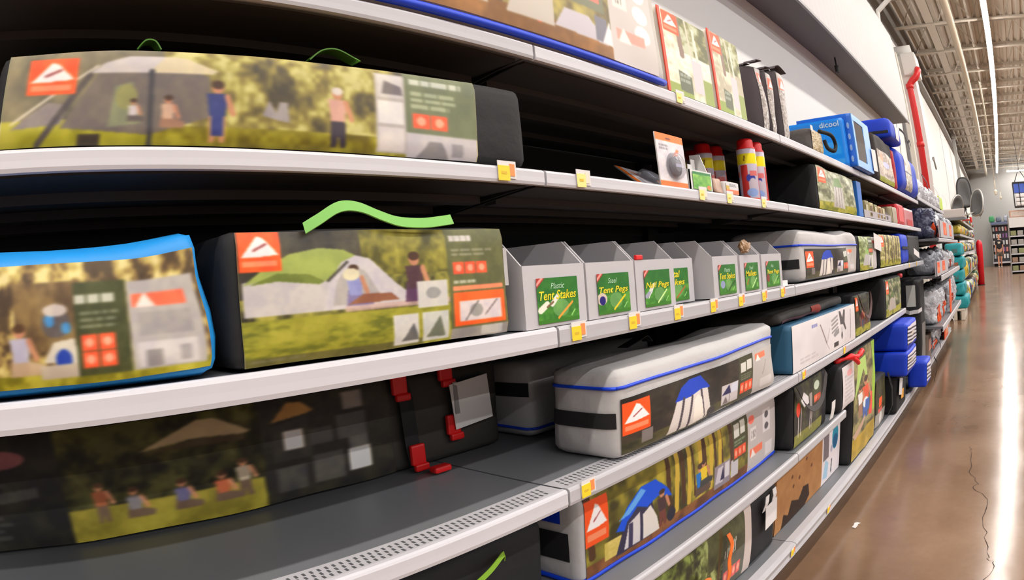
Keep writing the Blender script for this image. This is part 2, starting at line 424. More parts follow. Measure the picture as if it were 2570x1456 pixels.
mb.add(v, [(2 * i, 2 * i + 2, 2 * i + 3, 2 * i + 1) for i in range(len(fine) - 1)], mat('crack_dark_line', (52, 36, 28), .9))  # thin dark ribbon along the floor crack
mb.build('crack', FLOOR)

WALLM = mat('white_wall_paint', (226, 225, 222), .7, noise=.03, nscale=1.3)
WALLG = mat('grey_wall_paint', (160, 160, 158), .7, noise=.04, nscale=1.0)
mb = MB(); mb.box(-9, 39.2, .65, .85, 0, 6.2, WALLM)
WALL = structure(mb, 'wall_left')
JOINT = mat('wall_panel_joint', (150, 148, 146), .8)
mb = MB()
for x in (9.5, 19.4, 28.0): mb.box(x, x + .03, .644, .65, 0, 5.6, JOINT)
mb.build('panel_joint', WALL)
mb = MB(); mb.box(-9, 39.0, .642, .65, 4.9, 6.2, mat('upper_wall_shade', (112, 109, 105), .8)); mb.build('upper_shade_band', WALL)  # dark band paints the shade high on the wall
mb = MB(); mb.box(39, 39.2, -14, .65, 0, 6.2, WALLG); structure(mb, 'wall_far')
# bulkhead above the shelves: bright corrugated face, underside with shade painted in
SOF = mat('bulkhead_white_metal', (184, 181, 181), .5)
mb = MB(); prof = []
n = 240; x0, x1 = -8.9, 8.7
v = []; 
for i in range(n + 1):
    x = x0 + (x1 - x0) * i / n; y = .335 + (.005 if i % 2 else 0)
    v += [(x, y, 2.86), (x, y, 4.09)]
mb.add(v, [(2 * i, 2 * i + 2, 2 * i + 3, 2 * i + 1) for i in range(n)], SOF)
mb.box(x0, x1 - .001, .342, .649, 2.862, 4.088, SOF)
BULK = structure(mb, 'trim_1')
mb = MB(); mb.box(x0, x1 - .002, .346, .648, 2.855, 2.8618, mat('bulkhead_soffit_shade', (112, 108, 106), .7)); mb.build('soffit_shade_sheet', BULK)  # thin sheet in darker grey, painting the shade below the bulkhead
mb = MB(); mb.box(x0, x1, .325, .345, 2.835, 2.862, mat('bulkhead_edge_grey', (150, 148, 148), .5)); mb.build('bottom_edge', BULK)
mb = MB(); mb.lathe([(.012, -.03), (.022, -.02), (.026, 0)], DARK, 12, (3.62, .37, 2.836)); mb.build('hook', BULK)
mb = MB(); mb.tube([(5.35, .5, 2.862), (5.35, .5, 2.74), (5.37, .5, 2.72)], .008, DARK, 8); mb.lathe([(.02, -.03), (.02, .03)], DARK, 10, (5.35, .5, 2.75)); mb.build('hook', BULK)

# ceiling: ribbed steel deck
DECK = mat('beige_ceiling_deck', (200, 191, 178), .75, noise=.05, nscale=2)
mb = MB(); v = []; k = 0; y = -14.0
ys = []
while y < .85:
    ys += [(y, 6.2), (y + .1, 6.2), (y + .125, 6.26), (y + .215, 6.26)]; y += .24
v = [(x, a, b) for x in (-9, 39.2) for a, b in ys]; n = len(ys)
mb.add(v, [(i, i + 1, n + i + 1, n + i) for i in range(n - 1)], DECK)
mb.box(-9, 39.2, -14, .85, 6.27, 6.35, DECK)
CEIL = structure(mb, 'ceiling')
def joist_mesh():
    mb = MB(); y0, y1 = -13.8, .64
    for s_ in (-.035, .012): mb.box(s_, s_ + .024, y0, y1, 5.50, 5.53, BEAM); mb.box(s_, s_ + .024, y0, y1, 6.12, 6.2, BEAM)
    mb.box(-.06, .06, y0, y1, 6.165, 6.2, BEAM); mb.box(-.06, .06, y0, y1, 5.49, 5.505, BEAM)
    y = y0; up = True
    while y < y1 - .3:
        mb.tube([(0, y, 5.52 if up else 6.14), (0, y + .42, 6.14 if up else 5.52)], .013, BEAM, 5, cap=False); y += .42; up = not up
    return mb
first = None
for i in range(17):
    x = 6.55 + 2.0 * i
    if x > 38.9: break
    if first is None:
        first = joist_mesh().build('joist', CEIL); first.location.x = x
    else:
        o = first.copy(); COL.objects.link(o); o.location.x = x
# long beams and pipes under the deck
mb = MB(); mb.box(4.0, 38.9, -.24, -.10, 5.53, 5.70, BEAM); mb.box(4.0, 38.9, -.27, -.07, 5.512, 5.528, BEAM)
mb.build('long_beam', CEIL)
mb = MB(); mb.box(4.0, 38.9, -1.16, -1.10, 5.72, 5.8, BEAM); mb.box(4, 38.9, -3.2, -3.14, 5.72, 5.8, BEAM); mb.build('bridging_bar', CEIL)
mb = MB(); mb.tube([(2.5, -.65, 5.2), (38.9, -.72, 5.2)], .085, CREAM, 14)
for x in range(5, 38, 4):
    mb.tube([(x, -.655, 5.28), (x, -.655, 6.18)], .012, CREAM, 6); mb.lathe([(.098, -.06), (.098, .06)], CREAM, 14, (0, 0, 0)) if False else None
p = mb.build('roof_pipe', None, smooth=True); tag(p, 'thick round cream pipe running the length of the ceiling left of the lights', 'pipe')
t = thing('sprinkler_pipe', 'thin cream pipe ending in a sprinkler head below the ceiling', 'pipe', (0, 0, 0))
mb = MB(); mb.tube([(16.0, -1.03, 5.06), (29.5, -1.11, 4.0)], .028, CREAM, 8); mb.build('pipe_run', t, smooth=True)
mb = MB(); mb.tube([(29.5, -1.11, 4.02), (29.5, -1.11, 3.5)], .03, CREAM, 8); mb.lathe([(.03, .1), (.09, .04), (.1, 0), (.05, -.06), (.08, -.1), (.02, -.14)], CREAM, 12, (29.5, -1.11, 3.46)); mb.build('sprinkler_head', t, smooth=True)
for x, y, z in ((18.0, -1.042, 4.9), (24.0, -1.077, 4.43)): mb = MB(); mb.tube([(x, y, z), (x, y, 6.19)], .009, CREAM, 6); mb.build('hanger', t)
mb = MB(); mb.lathe([(.02, .3), (.02, .12), (.07, .08), (.07, 0), (.02, -.05)], CREAM, 12, (31.2, -1.39, 3.27)); mb.tube([(31.2, -1.39, 3.5), (31.2, -1.39, 6.199)], .008, CREAM, 6); o = mb.build('sensor', None, smooth=True); tag(o, 'small white ceiling sensor hanging beside the sprinkler head', 'sensor')
# the continuous fluorescent row over the aisle, and the cross row at its far end
TUBE = emit('fluorescent_tube', (255, 248, 240), STRIP_EMIT)
HOUS = mat('white_lamp_housing', (236, 234, 230), .4)
t = thing('strip_light', 'long bright fluorescent strip running down the aisle ceiling', 'ceiling light', (0, 0, 0))
hm = None
for i in range(19):
    x = -8.3 + 2.45 * i
    if hm is None:
        mb = MB(); mb.box(0, 2.44, -.07, .07, 5.23, 5.29, HOUS); hm = mb.build('housing', t); hm.location = (x, -1.5, 0)
        mb = MB(); mb.box(.0, 2.43, -.055, .055, 5.185, 5.228, TUBE); tm = mb.build('tube', hm)
    else:
        h = hm.copy(); COL.objects.link(h); h.location.x = x
        c = tm.copy(); COL.objects.link(c); c.parent = h
for x in range(-7, 38, 5): mb = MB(); mb.tube([(x, -1.5, 5.285), (x, -1.5, 6.24)], .006, HOUS, 6); mb.build('hanger', t)
t = thing('strip_light', 'short fluorescent strip crossing the far end of the ceiling', 'ceiling light', (38.0, -2.2, 0))
mb = MB(); mb.box(-.07, .07, -4.0, 0, 5.23, 5.29, HOUS); hm = mb.build('housing', t)
mb = MB(); mb.box(-.06, .06, -4.0, -.0, 5.17, 5.228, TUBE); mb.build('tube', hm)
for y in (-.5, -3.4): mb = MB(); mb.tube([(0, y, 5.285), (0, y, 6.24)], .006, HOUS, 6); mb.build('hanger', t)

# wall fittings beyond the bulkhead
t = thing('wall_column', 'white steel column against the wall behind the red pipe', 'column', (11.6, .5, 0))
mb = MB(); mb.rbox(-.35, .1, -.15, .149, 0, 4.55, WALLM, .01); mb.build('shaft', t)
mb = MB(); mb.rbox(-.42, .1, -.25, .05, 4.16, 4.57, WALLM, .02); mb.build('top_box', t)
mb = MB(); mb.tube([(-.2, .148, 4.67), (-.2, -.18, 4.67)], .10, WALLM, 14); mb.build('duct', t, smooth=True)
mb = MB(); mb.rbox(-1.12, -1.0, .03, .148, 0, 4.4, mat('cream_chase', (222, 216, 204), .6), .008); mb.rbox(-1.36, -1.28, .09, .148, 0, 4.4, mat('grey_chase', (120, 118, 118), .6), .008); mb.build('chase', t)
REDPIPE = mat('red_painted_pipe', (206, 40, 42), .4)
mb = MB(); mb.tube([(10.95, .46, 0), (10.95, .46, 3.86), (10.95, .44, 3.94), (10.95, .38, 4.0), (10.95, .30, 4.05), (10.96, .255, 4.12), (11.05, .25, 4.2), (11.17, .25, 4.22)], .062, REDPIPE, 14)
for z in (3.9, 2.9): mb.lathe([(.075, -.04), (.075, .04)], REDPIPE, 14, (10.95, .46, z))
o = mb.build('fire_pipe', None, smooth=True); tag(o, 'red fire sprinkler riser pipe in front of the white column', 'pipe')
t = thing('wall_column', 'grey far column on the left wall beyond the lime sign', 'column', (23.5, .5, 0))
mb = MB(); mb.rbox(-.1, .1, -.14, -.006, 0, 5.0, mat('grey_column_paint', (172, 172, 168), .6), .01); mb.build('shaft', t)
mb = MB(); mb.rbox(-.2, .2, -.2, -.006, 4.95, 5.1, mat('grey_column_paint', (172, 172, 168), .6), .01); mb.build('cap_plate', t)
STEEL = mat('grey_ledger_steel', (136, 132, 128), .55)
t = thing('ledger_beam', 'grey steel ledger beam along the top of the left wall', 'beam', (0, 0, 0))
mb = MB(); mb.box(14.0, 38.9, .50, .649, 5.12, 5.24, STEEL); mb.build('upper_flange', t)
mb = MB(); mb.box(14.0, 38.9, .57, .649, 4.86, 5.12, mat('dark_ledger_web', (92, 88, 86), .6)); mb.build('web', t)
mb = MB(); mb.box(14.0, 38.9, .50, .649, 4.76, 4.86, STEEL); mb.build('lower_flange', t)
mb = MB(); mb.tube([(14.3, .62, 4.7), (14.3, .62, 3.15), (14.3, .55, 3.05), (14.55, .55, 2.9), (14.8, .58, 3.0), (14.8, .6, 3.2)], .022, STEEL, 8); o = mb.build('wall_conduit', None, smooth=True); tag(o, 'thin grey conduit with a hooked end on the white wall', 'conduit')
mb = MB(); mb.tube([(8.2, .40, 4.10), (8.2, .36, 4.29), (8.2, -.3, 4.75), (8.55, -.42, 5.47)], .035, WALLM, 10); o = mb.build('diagonal_brace', None); tag(o, 'white diagonal brace rising from the bulkhead top to the ceiling', 'brace')

# ------------------------------------------------------------------ gondola shelving: one unit for each four feet
W4 = 1.2192
XA = 0.839
YB = .57
def price_tag(shelf, x, z, w=.034, y=-.0085, pale=False):
    mb = MB(); h = .027
    mb.box(x - w * .5, x + w * .72, y, y + .0012, z - h * .35, z + h * .72, WHITEP)
    mb.box(x - w * .5, x + w * .26, y - .0009, y, z - h * .5, z + h * .42, YELLOW if not pale else mat('pale_yellow_tag', (244, 234, 140), .5))
    mb.box(x + w * .26, x + w * .6, y - .0009, y, z - h * .2, z + h * .55, TAGOR if not pale else mat('pale_tag', (244, 226, 204), .5))
    mb.box(x - w * .30, x + w * .05, y - .0014, y - .0008, z - h * .1, z + h * .06, mat('tag_print', (222, 186, 50), .6))
    return mb.build('price_tag', shelf)
def make_shelf(unit, x0, x1, zt, zb, lipmat, depth=YB - .01, slots=False, tags=(), tilt=0.0, pale=False, yf=0.0):
    g = .003
    mb = MB(); mb.box(x0 + g, x1 - g, yf + .006, depth, zt - .022, zt - .002, SHELF)
    sh = mb.build('shelf', unit)
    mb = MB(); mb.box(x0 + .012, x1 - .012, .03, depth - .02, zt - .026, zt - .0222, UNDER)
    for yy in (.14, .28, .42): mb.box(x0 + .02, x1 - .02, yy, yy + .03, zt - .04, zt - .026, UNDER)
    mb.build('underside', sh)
    if slots: mb = MB(); mb.box(x0 + g, x1 - g, yf + .0065, .058, zt - .0021, zt - .0017, LIPG); mb.build('front_strip', sh)
    hh = zt - zb; e = .0
    mb = MB(); mb.extrude_x([(.007, zt - .0008), (-.001, zt - .0008), (-.005, zt - .003), (-.0065 + e, zt - hh * .2), (-.0063 + e, zt - hh * .5), (-.0065 + e, zt - hh * .8), (-.005, zb + .001), (.001, zb), (.010, zb + .003), (.010, zb + .007), (.001, zb + .006), (.001, zt - .006), (.007, zt - .006)], x0 + g, x1 - g, lipmat)
    mb.v = [(a_, b_ + yf, c_) for a_, b_, c_ in mb.v]
    mb.build('lip', sh)
    mb = MB()
    for xx in (x0 + .006, x1 - .010): mb = MB(); mb.add([(xx + dx, y, z) for dx in (0, .004) for y, z in ((.04, zt - .0265), (depth - .05, zt - .0265), (depth - .05, zt - .055), (depth - .2, zt - .055))], [(0, 1, 2, 3), (7, 6, 5, 4), (0, 3, 7, 4), (3, 2, 6, 7)], DARK); mb.build('bracket', sh)
    if slots:
        mb = MB(); x = x0 + .02
        while x < x1 - .03:
            for r in range(3): mb.box(x + r * .003, x + r * .003 + .0045, .013 + r * .013, .022 + r * .013, zt - .0019, zt - .0014, mat('slot_grey', (84, 84, 88), .6))
            x += .0125
        mb.build('slot_row', sh, kind='stuff')
    for tx in tags: price_tag(sh, tx, (zt + zb) / 2 + .002, pale=pale)
    return sh
def make_unit(label, x0, x1, shelves, deck_tags=(), top=2.05, deck=True):
    u = thing('shelving_unit', label, 'shelving', (0, 0, 0), group='gondola shelving along the left wall')
    mb = MB(); mb.box(x0, x1, YB, YB + .02, 0.02, 1.60, mat('black_back_panel', (26, 25, 26), .6)); 
    for z in [.3 + .1 * k for k in range(13)]: mb.box(x0 + .01, x1 - .01, YB - .004, YB, z, z + .012, mat('black_back_rib', (40, 39, 40), .6))
    mb.build('back_panel', u)
    for xx in (x0, x1 - .03): mb = MB(); mb.box(xx, xx + .03, YB - .025, YB - .005, .02, 1.60, DARK); mb.build('upright', u)
    for sp in shelves: make_shelf(u, sp.pop('a', x0), sp.pop('b', x1), sp.pop('t'), sp.pop('zb'), sp.pop('m', LIPG), **sp)
    if deck:
        mb = MB(); mb.box(x0 + .002, x1 - .002, .03, YB, .155, .175, SHELF); d = mb.build('base_deck', u)
        mb = MB(); mb.extrude_x([(.03, .1745), (.0, .1745), (-.012, .172), (-.016, .165), (-.012, .145), (-.016, .128), (-.006, .124), (.03, .13)], x0 + .002, x1 - .002, LIPG); mb.build('deck_lip', d)
        for tx in deck_tags: price_tag(d, tx, .152, y=-.018)
        mb = MB(); mb.box(x0, x1, .07, .09, 0.0, .13, mat('dark_kick_plate', (50, 40, 34), .6)); mb.build('kick_plate', u)
    return u
z1, z2, z3, z4, z5 = (1.595, 1.563), (1.359, 1.330), (1.089, 1.052), (.795, .760), (.514, .480)
U = [XA - W4, XA, XA + W4, XA + 2 * W4, XA + 3 * W4, XA + 4 * W4]
sh = lambda z, **k: dict(t=z[0], zb=z[1], **k)
make_unit('nearest shelving unit with the long tent bags and the canopy bag', U[0], U[1],
          [sh(z1, m=LIPG), sh(z2, m=LIP, tags=(.74,)), sh(z3, m=LIP), sh(z4, m=LIP, slots=True), sh(z5, m=LIP)])
make_unit('second shelving unit with the green labelled stake bins', U[1], U[2],
          [sh(z1, m=LIP, tags=(1.36,), pale=True), sh(z2, m=LIP, tags=(.94, 1.42, 1.58, 1.83), pale=True), sh(z3, m=LIPG, tags=(.89, 1.07, 1.25, 1.43, 1.60, 1.77, 1.93)), sh(z4, m=LIPG, tags=(.89,), slots=True), sh(z5, m=LIPG)], deck_tags=(2.02,))
make_unit('third shelving unit with the bright blue window boxes on top', U[2], U[3],
          [sh(z1, m=LIP), sh(z2, m=LIP), sh(z3, m=LIPG), sh(z4, m=LIPG, tags=(2.11, 2.68)), sh(z5, m=LIPG, b=2.72)], deck_tags=(2.45,))
make_unit('fourth shelving unit with the khaki and black bags', U[3], U[4],
          [sh(z1, m=LIPG), sh(z2, m=LIP), sh(z3, m=LIPG), sh(z4, m=LIPG)])
make_unit('fifth shelving unit with the tall royal blue bags on top', U[4], U[5],
          [sh(z1, m=LIPG), sh(z2, m=LIP), sh(z3, m=LIPG, tags=(4.76, 5.2))])
make_unit('sixth shelving unit full of crinkled silver packs', U[5], 8.6,
          [dict(t=1.64, zb=1.605), dict(t=1.27, zb=1.235, yf=-.17), dict(t=.95, zb=.90, yf=-.17), dict(t=.52, zb=.47, yf=-.17)])
# ------------------------------------------------------------------ goods on the near shelves
class Bag:
    def __init__(s, name, label, cat, x0, x1, zb, zt, m, depth=.3, yf=.012, group=None, rz=0.0, **k):
        s.x0, s.x1, s.zb, s.zt, s.yf, s.d = x0, x1, zb, zt, yf, depth
        s.t = thing(name, label, cat, ((x0 + x1) / 2, yf + depth / 2, zb + .0005), rz, group)
        s.s = Soft(x1 - x0, depth, zt - zb, **k)
        s.b = s.s.build_body(m, s.t)
        s.t.location.z -= min(v.co.z for v in s.b.data.vertices)
    def A(s, x): return (x - (s.x0 + s.x1) / 2) / ((s.x1 - s.x0) / 2)
    def C(s, z): return (z - s.zb) / ((s.zt - s.zb) / 2) - 1
    def P(s, m, x0=None, x1=None, z0=None, z1=None, name='printed_panel', out=.0025, label=None):
        return s.s.panel(name, m, s.t, s.A(x0 if x0 is not None else s.x0 + .004), s.A(x1 if x1 is not None else s.x1 - .004), s.C(z0 if z0 is not None else s.zb + .003), s.C(z1 if z1 is not None else s.zt - .003), out=out, label=label)
    def L(s, x, y, z): return (x - (s.x0 + s.x1) / 2, y - (s.yf + s.d / 2), z - s.zb)     # scene point -> local point
    def strap(s, pts, wdir, width, m, name='strap', thick=.002, label=None):
        mb = MB(); mb.ribbon([s.L(*p) for p in pts], wdir, width, thick, m); return mb.build(name, s.t, smooth=False, label=label)
    def card(s, x0, x1, y, z0, z1, m, name='paper_tag', tilt=0.0, th=.0015, label=None):
        mb = MB(); M = Matrix.Rotation(tilt, 4, 'Y'); w_, h_ = (x1 - x0) / 2, (z1 - z0) / 2
        mb.box(-w_, w_, -th / 2, th / 2, -h_, h_, m, M); o = mb.build(name, s.t, label=label); o.location = s.L((x0 + x1) / 2, y, (z0 + z1) / 2); return o
    def side(s, y0, y1, z0, z1, m, name='side_panel', label=None):      # panel on the left end
        c = lambda z: s.C(z); b = lambda y: -(y - (s.yf + s.d / 2)) / (s.d / 2)
        return s.s.panel(name, m, s.t, b(y1), b(y0), c(z0), c(z1), side='left', label=label, n=(8, 8))
def smooth_pts(pts, k=6):
    out = []; P = [Vector(p) for p in pts]
    for i in range(len(P) - 1):
        p0, p1, p2, p3 = P[max(i - 1, 0)], P[i], P[i + 1], P[min(i + 2, len(P) - 1)]
        for j in range(k):
            t = j / k; out.append(.5 * ((2 * p1) + (-p0 + p2) * t + (2 * p0 - 5 * p1 + 4 * p2 - p3) * t * t + (-p0 + 3 * p1 - 3 * p2 + p3) * t ** 3))
    out.append(P[-1]); return out

# --- shelf two, left: long tent bag with the grey tent picture
p = Pic(560, 100, 1); X = lambda x: (x + .035) / .735; Z = lambda z: (z - 1.361) / .131
p.leaves(0, 0, 1, 1, [(70, 62, 46), (96, 86, 50), (126, 112, 58), (158, 148, 74), (192, 184, 118)], 22)
p.leaves(0, 0, .3, 1, [(86, 82, 70), (112, 104, 84), (136, 124, 96)], 14)
p.leaves(0, 0, 1, .2, [(96, 84, 24), (140, 130, 36), (172, 164, 50)], 18); p.leaves(0, 0, .28, .27, [(138, 134, 34), (168, 162, 48), (186, 178, 70)], 10)
p.poly([(X(.0), Z(1.40)), (X(.03), Z(1.42)), (X(.06), Z(1.415)), (X(.05), Z(1.39)), (X(-.02), Z(1.385))], (132, 122, 122))
p.poly([(X(.05), Z(1.385)), (X(.10), Z(1.462)), (X(.17), Z(1.474)), (X(.25), Z(1.455)), (X(.255), Z(1.40)), (X(.17), Z(1.375))], (106, 96, 92))
p.poly([(X(.115), Z(1.385)), (X(.122), Z(1.44)), (X(.145), Z(1.445)), (X(.16), Z(1.39))], (124, 128, 100)); p.ell(X(.138), Z(1.425), .02, .13, (138, 136, 84))
p.poly([(X(.085), Z(1.458)), (X(.105), Z(1.472)), (X(.14), Z(1.482)), (X(.19), Z(1.482)), (X(.165), Z(1.458))], (192, 184, 184))
p.poly([(X(.165), Z(1.458)), (X(.19), Z(1.482)), (X(.215), Z(1.480)), (X(.262), Z(1.463)), (X(.255), Z(1.458))], (204, 190, 158))
p.line(X(.085), Z(1.455), X(.02), Z(1.364), .006, (78, 70, 72)); p.line(X(.17), Z(1.46), X(.172), Z(1.362), .005, (62, 60, 66)); p.line(X(-.02), Z(1.392), X(.095), Z(1.468), .002, (216, 204, 190))
p.rect(X(.075), Z(1.361), X(.105), Z(1.377), (62, 54, 48))
p.person(X(.195), Z(1.385), .42, (196, 160, 136), (150, 110, 90), sit=True); p.person(X(.148), Z(1.392), .3, (200, 190, 190), (90, 80, 80), sit=True)
p.person(X(.262), Z(1.366), .64, (44, 52, 116), (196, 140, 104)); p.rect(X(.254), Z(1.376), X(.271), Z(1.42), (46, 54, 120))
p.poly([(X(.325), Z(1.405)), (X(.335), Z(1.427)), (X(.345), Z(1.41)), (X(.35), Z(1.425)), (X(.362), Z(1.425)), (X(.366), Z(1.397)), (X(.345), Z(1.40))], (146, 138, 142))
p.person(X(.44), Z(1.368), .66, (198, 150, 138), (52, 44, 60), hair=(206, 196, 190))
p.badge(X(-.002), Z(1.430), X(.068), Z(1.480))
p.rect(X(.503), 0.03, X(.557), .95, (176, 168, 164)); p.rect(X(.507), .66, X(.553), .93, (196, 190, 188)); p.poly([(X(.515), .7), (X(.52), .86), (X(.55), .8), (X(.553), .7)], (112, 104, 108)); p.rect(X(.507), .36, X(.553), .62, (218, 214, 212)); p.rect(X(.507), .05, X(.553), .32, (206, 198, 198))
p.rect(X(.557), 0, 1, 1, (104, 112, 86)); p.words(X(.566), .82, X(.67), .95, (206, 208, 200), 1, .8, .1); p.words(X(.568), .56, X(.675), .78, (176, 184, 156), 3, .7)
p.icons(X(.568), .33, X(.64), .52, 2); p.rect(X(.557), 0, 1, .28, (190, 184, 188)); p.poly([(X(.575), 0), (X(.60), .2), (X(.625), .2), (X(.64), 0)], (128, 124, 130)); p.rect(X(.645), .04, X(.668), .2, (146, 142, 148))
p.leaves(0, 0, 1, 1, FOREST, 26, k=.10); p.blur(3); p.smear(2)
LONGP = p.mat('long_tent_print')
def long_warp(q, a, b, c):
    q.z += (c + 1) / 2 * (.012 * a - .010)
b = Bag('tent_bag', 'long black tent bag with a grey tent print on the second shelf from the top', 'tent bag', -.046, .815, 1.3595, 1.503, BLACKF, depth=.30, r=.016, puff=.003, noise=.0015, seed=1, warp=long_warp)
b.P(LONGP, -.032, .70, 1.3615, 1.500)
b.strap(smooth_pts([(.155, .05, 1.497), (.165, .045, 1.508), (.18, .05, 1.51), (.19, .05, 1.498)]), (0, 1, 0), .02, GREEND, 'handle')
b.strap(smooth_pts([(.41, .04, 1.5), (.43, .04, 1.517), (.455, .04, 1.522), (.478, .03, 1.508), (.482, .02, 1.5)]), (0, 1, 0), .022, GREEND, 'handle')

# --- shelf three, left: blue bag
p = Pic(420, 110, 2); x0 = -.30; X = lambda x: (x - x0) / .543; Z = lambda z: (z - 1.097) / .135
p.leaves(0, 0, 1, 1, [(70, 56, 42), (110, 88, 58), (156, 132, 76), (190, 172, 96), (216, 202, 140)], 26, soft=2)
p.leaves(X(-.0), .3, X(.09), .85, [(86, 68, 48), (110, 88, 58), (128, 104, 66)], 18)
p.leaves(0, 0, 1, .12, [(118, 114, 26), (160, 154, 40), (186, 180, 60)], 30)
p.person(X(.005), Z(1.112), .56, (178, 176, 196), (186, 160, 130), sit=True); p.person(X(-.16), Z(1.11), .7, (60, 90, 150), (60, 60, 70))
p.poly([(X(.035), Z(1.125)), (X(.05), Z(1.147)), (X(.078), Z(1.15)), (X(.083), Z(1.12))], (206, 200, 186)); p.ell(X(.062), Z(1.125), .02, .10, (30, 62, 168)); p.rect(X(.03), Z(1.105), X(.083), Z(1.122), (190, 178, 160))
p.ell(X(.055), Z(1.168), .035, .12, (82, 76, 80)); p.ell(X(.047), Z(1.172), .012, .06, (56, 126, 190)); p.ell(X(.068), Z(1.162), .012, .05, (60, 130, 190)); p.ell(X(.055), Z(1.182), .03, .05, (186, 176, 170))
p.rect(X(.08), Z(1.105), X(.148), Z(1.21), (60, 66, 40)); p.words(X(.082), Z(1.183), X(.138), Z(1.2), (206, 208, 196), 1, .85, .1); p.words(X(.086), Z(1.158), X(.145), Z(1.18), (134, 140, 118), 3, .7); p.icons(X(.085), Z(1.114), X(.132), Z(1.153), 2, 2)
p.rect(X(.15), Z(1.105), X(.238), Z(1.207), (172, 168, 168)); p.rect(X(.155), Z(1.178), X(.222), Z(1.193), (244, 104, 76)); p.poly([(X(.158), Z(1.178)), (X(.172), Z(1.194)), (X(.184), Z(1.178))], (236, 214, 210)); p.rect(X(.16), Z(1.145), X(.225), Z(1.172), (156, 152, 154)); p.rect(X(.157), Z(1.108), X(.228), Z(1.138), (200, 196, 198)); p.rect(X(.165), Z(1.108), X(.185), Z(1.128), (140, 136, 138)); p.rect(X(.205), Z(1.112), X(.218), Z(1.13), (156, 152, 156))
p.leaves(0, 0, 1, 1, AUTUMN, 26, k=.10); p.blur(3); p.smear(2)
def blue_warp(q, a, b, c):
    k = max(0, (a - .62) / .38)
    if c > 0: q.z += (.004 + .015 * k * k) * c
    q.x += .014 * k * max(0, math.cos((c + .55) * 1.7)) - .008 * k * max(0, c)
b = Bag('tent_bag', 'sky blue bag with an autumn camping print at the left end of the third shelf', 'tent bag', -.34, .240, 1.0895, 1.243, BLUEF, depth=.26, yf=-.004, r=.022, puff=.008, noise=.003, seed=2, warp=blue_warp)
b.P(p.mat('blue_bag_print'), x0, .229, 1.1, 1.226)
bx = Bag('packet', 'dark red packet in the shadow between the blue bag and the black tent bag', 'packet', .305, .385, 1.0895, 1.25, mat('dim_red_card', (150, 50, 36), .6), depth=.10, yf=.265, r=.004)
bx.P(mat('packet_white_label', (170, 150, 140), .6), .31, .38, 1.15, 1.19, name='label')

# --- black bag with dome tent picture and green carrying strap
p = Pic(460, 176, 3); X = lambda x: (x - .278) / .447; Z = lambda z: (z - 1.092) / .165
p.leaves(0, 0, 1, 1, [(46, 42, 34), (78, 74, 42), (104, 102, 52), (136, 132, 58), (158, 150, 66)], 20)
p.leaves(0, .5, .42, 1, [(40, 37, 33), (58, 54, 48), (76, 70, 58)], 9); p.leaves(.4, .62, .78, 1, [(84, 80, 38), (126, 120, 48), (160, 152, 62)], 16)
p.leaves(0, 0, 1, .34, [(104, 108, 36), (148, 146, 48), (160, 154, 56)], 12, tall=.3); p.rect(.0, 0, .62, .06, (80, 76, 50), .7)
p.poly([(.01, .37), (.01, .62), (.08, .66), (.3, .62), (.33, .37)], (190, 184, 186)); 
p.poly([(.01, .6), (.08, .72), (.16, .82), (.26, .86), (.34, .84), (.42, .74), (.30, .58), (.25, .62), (.12, .66)], (150, 164, 84)); p.poly([(.03, .6), (.12, .68), (.22, .66), (.27, .6), (.25, .58), (.12, .62)], (104, 118, 50))
p.poly([(.26, .37), (.28, .58), (.33, .74), (.38, .79), (.43, .76), (.52, .55), (.6, .40), (.55, .36)], (196, 190, 196)); p.poly([(.29, .40), (.31, .6), (.36, .72), (.41, .66), (.47, .42)], (170, 164, 164)); p.line(.28, .6, .35, .74, .004, (70, 66, 60))
p.person(.37, .39, .42, (136, 140, 196), (120, 110, 160), sit=True); p.poly([(.34, .40), (.40, .48), (.5, .47), (.53, .41)], (140, 88, 66)); p.ell(.36, .64, .03, .05, (214, 206, 176))
p.rect(.33, .345, .74, .39, (196, 164, 158), .8)
p.person(.595, .38, .54, (80, 54, 62), (92, 58, 92), sit=True); p.poly([(.63, .40), (.66, .45), (.70, .46), (.7, .39)], (60, 92, 184))
p.rect(.60, .32, .725, .545, (206, 204, 200)); p.ell(.665, .44, .03, .05, (152, 152, 154)); p.rect(.5, .02, .60, .28, (204, 202, 200)); p.poly([(.53, .05), (.58, .2), (.60, .05)], (96, 96, 100)); p.rect(.615, .02, .725, .28, (200, 202, 196)); p.poly([(.63, .06), (.69, .24), (.71, .05)], (110, 116, 100))
p.rect(.735, .10, 1, 1, (94, 96, 60)); p.words(.75, .86, .86, .96, (206, 200, 204), 1, .9, .1); p.words(.755, .74, .95, .82, (146, 144, 122), 2, .8); p.icons(.755, .58, .915, .70, 3); p.words(.755, .49, .86, .54, (196, 196, 180), 1, .8, .1); p.rect(.75, .435, .985, .48, (248, 138, 100)); p.rect(.75, .12, .99, .42, (248, 96, 40)); p.rect(.775, .16, .97, .34, (216, 204, 208)); p.ell(.85, .25, .03, .06, (150, 148, 150)); p.line(.8, .17, .86, .33, .003, (110, 104, 104)); p.line(.89, .2, .95, .33, .002, (96, 80, 80))
p.rect(.735, 0, 1, .10, (146, 142, 140)); p.rect(.87, .01, .97, .1, (190, 188, 186)); p.badge(.005, .70, .135, 1.0); p.words(.02, .02, .22, .06, (120, 118, 100), 1, .5)
p.leaves(0, 0, 1, 1, FOREST, 26, k=.10); p.blur(3); p.smear(2)
b = Bag('tent_bag', 'black tent bag with a green dome tent print and green strap, third shelf', 'tent bag', .264, .735, 1.0895, 1.262, BLACKF, depth=.24, yf=-.006, r=.014, puff=.005, noise=.0015, seed=3)
b.P(p.mat('dome_tent_print'), .278, .727, 1.092, 1.259)
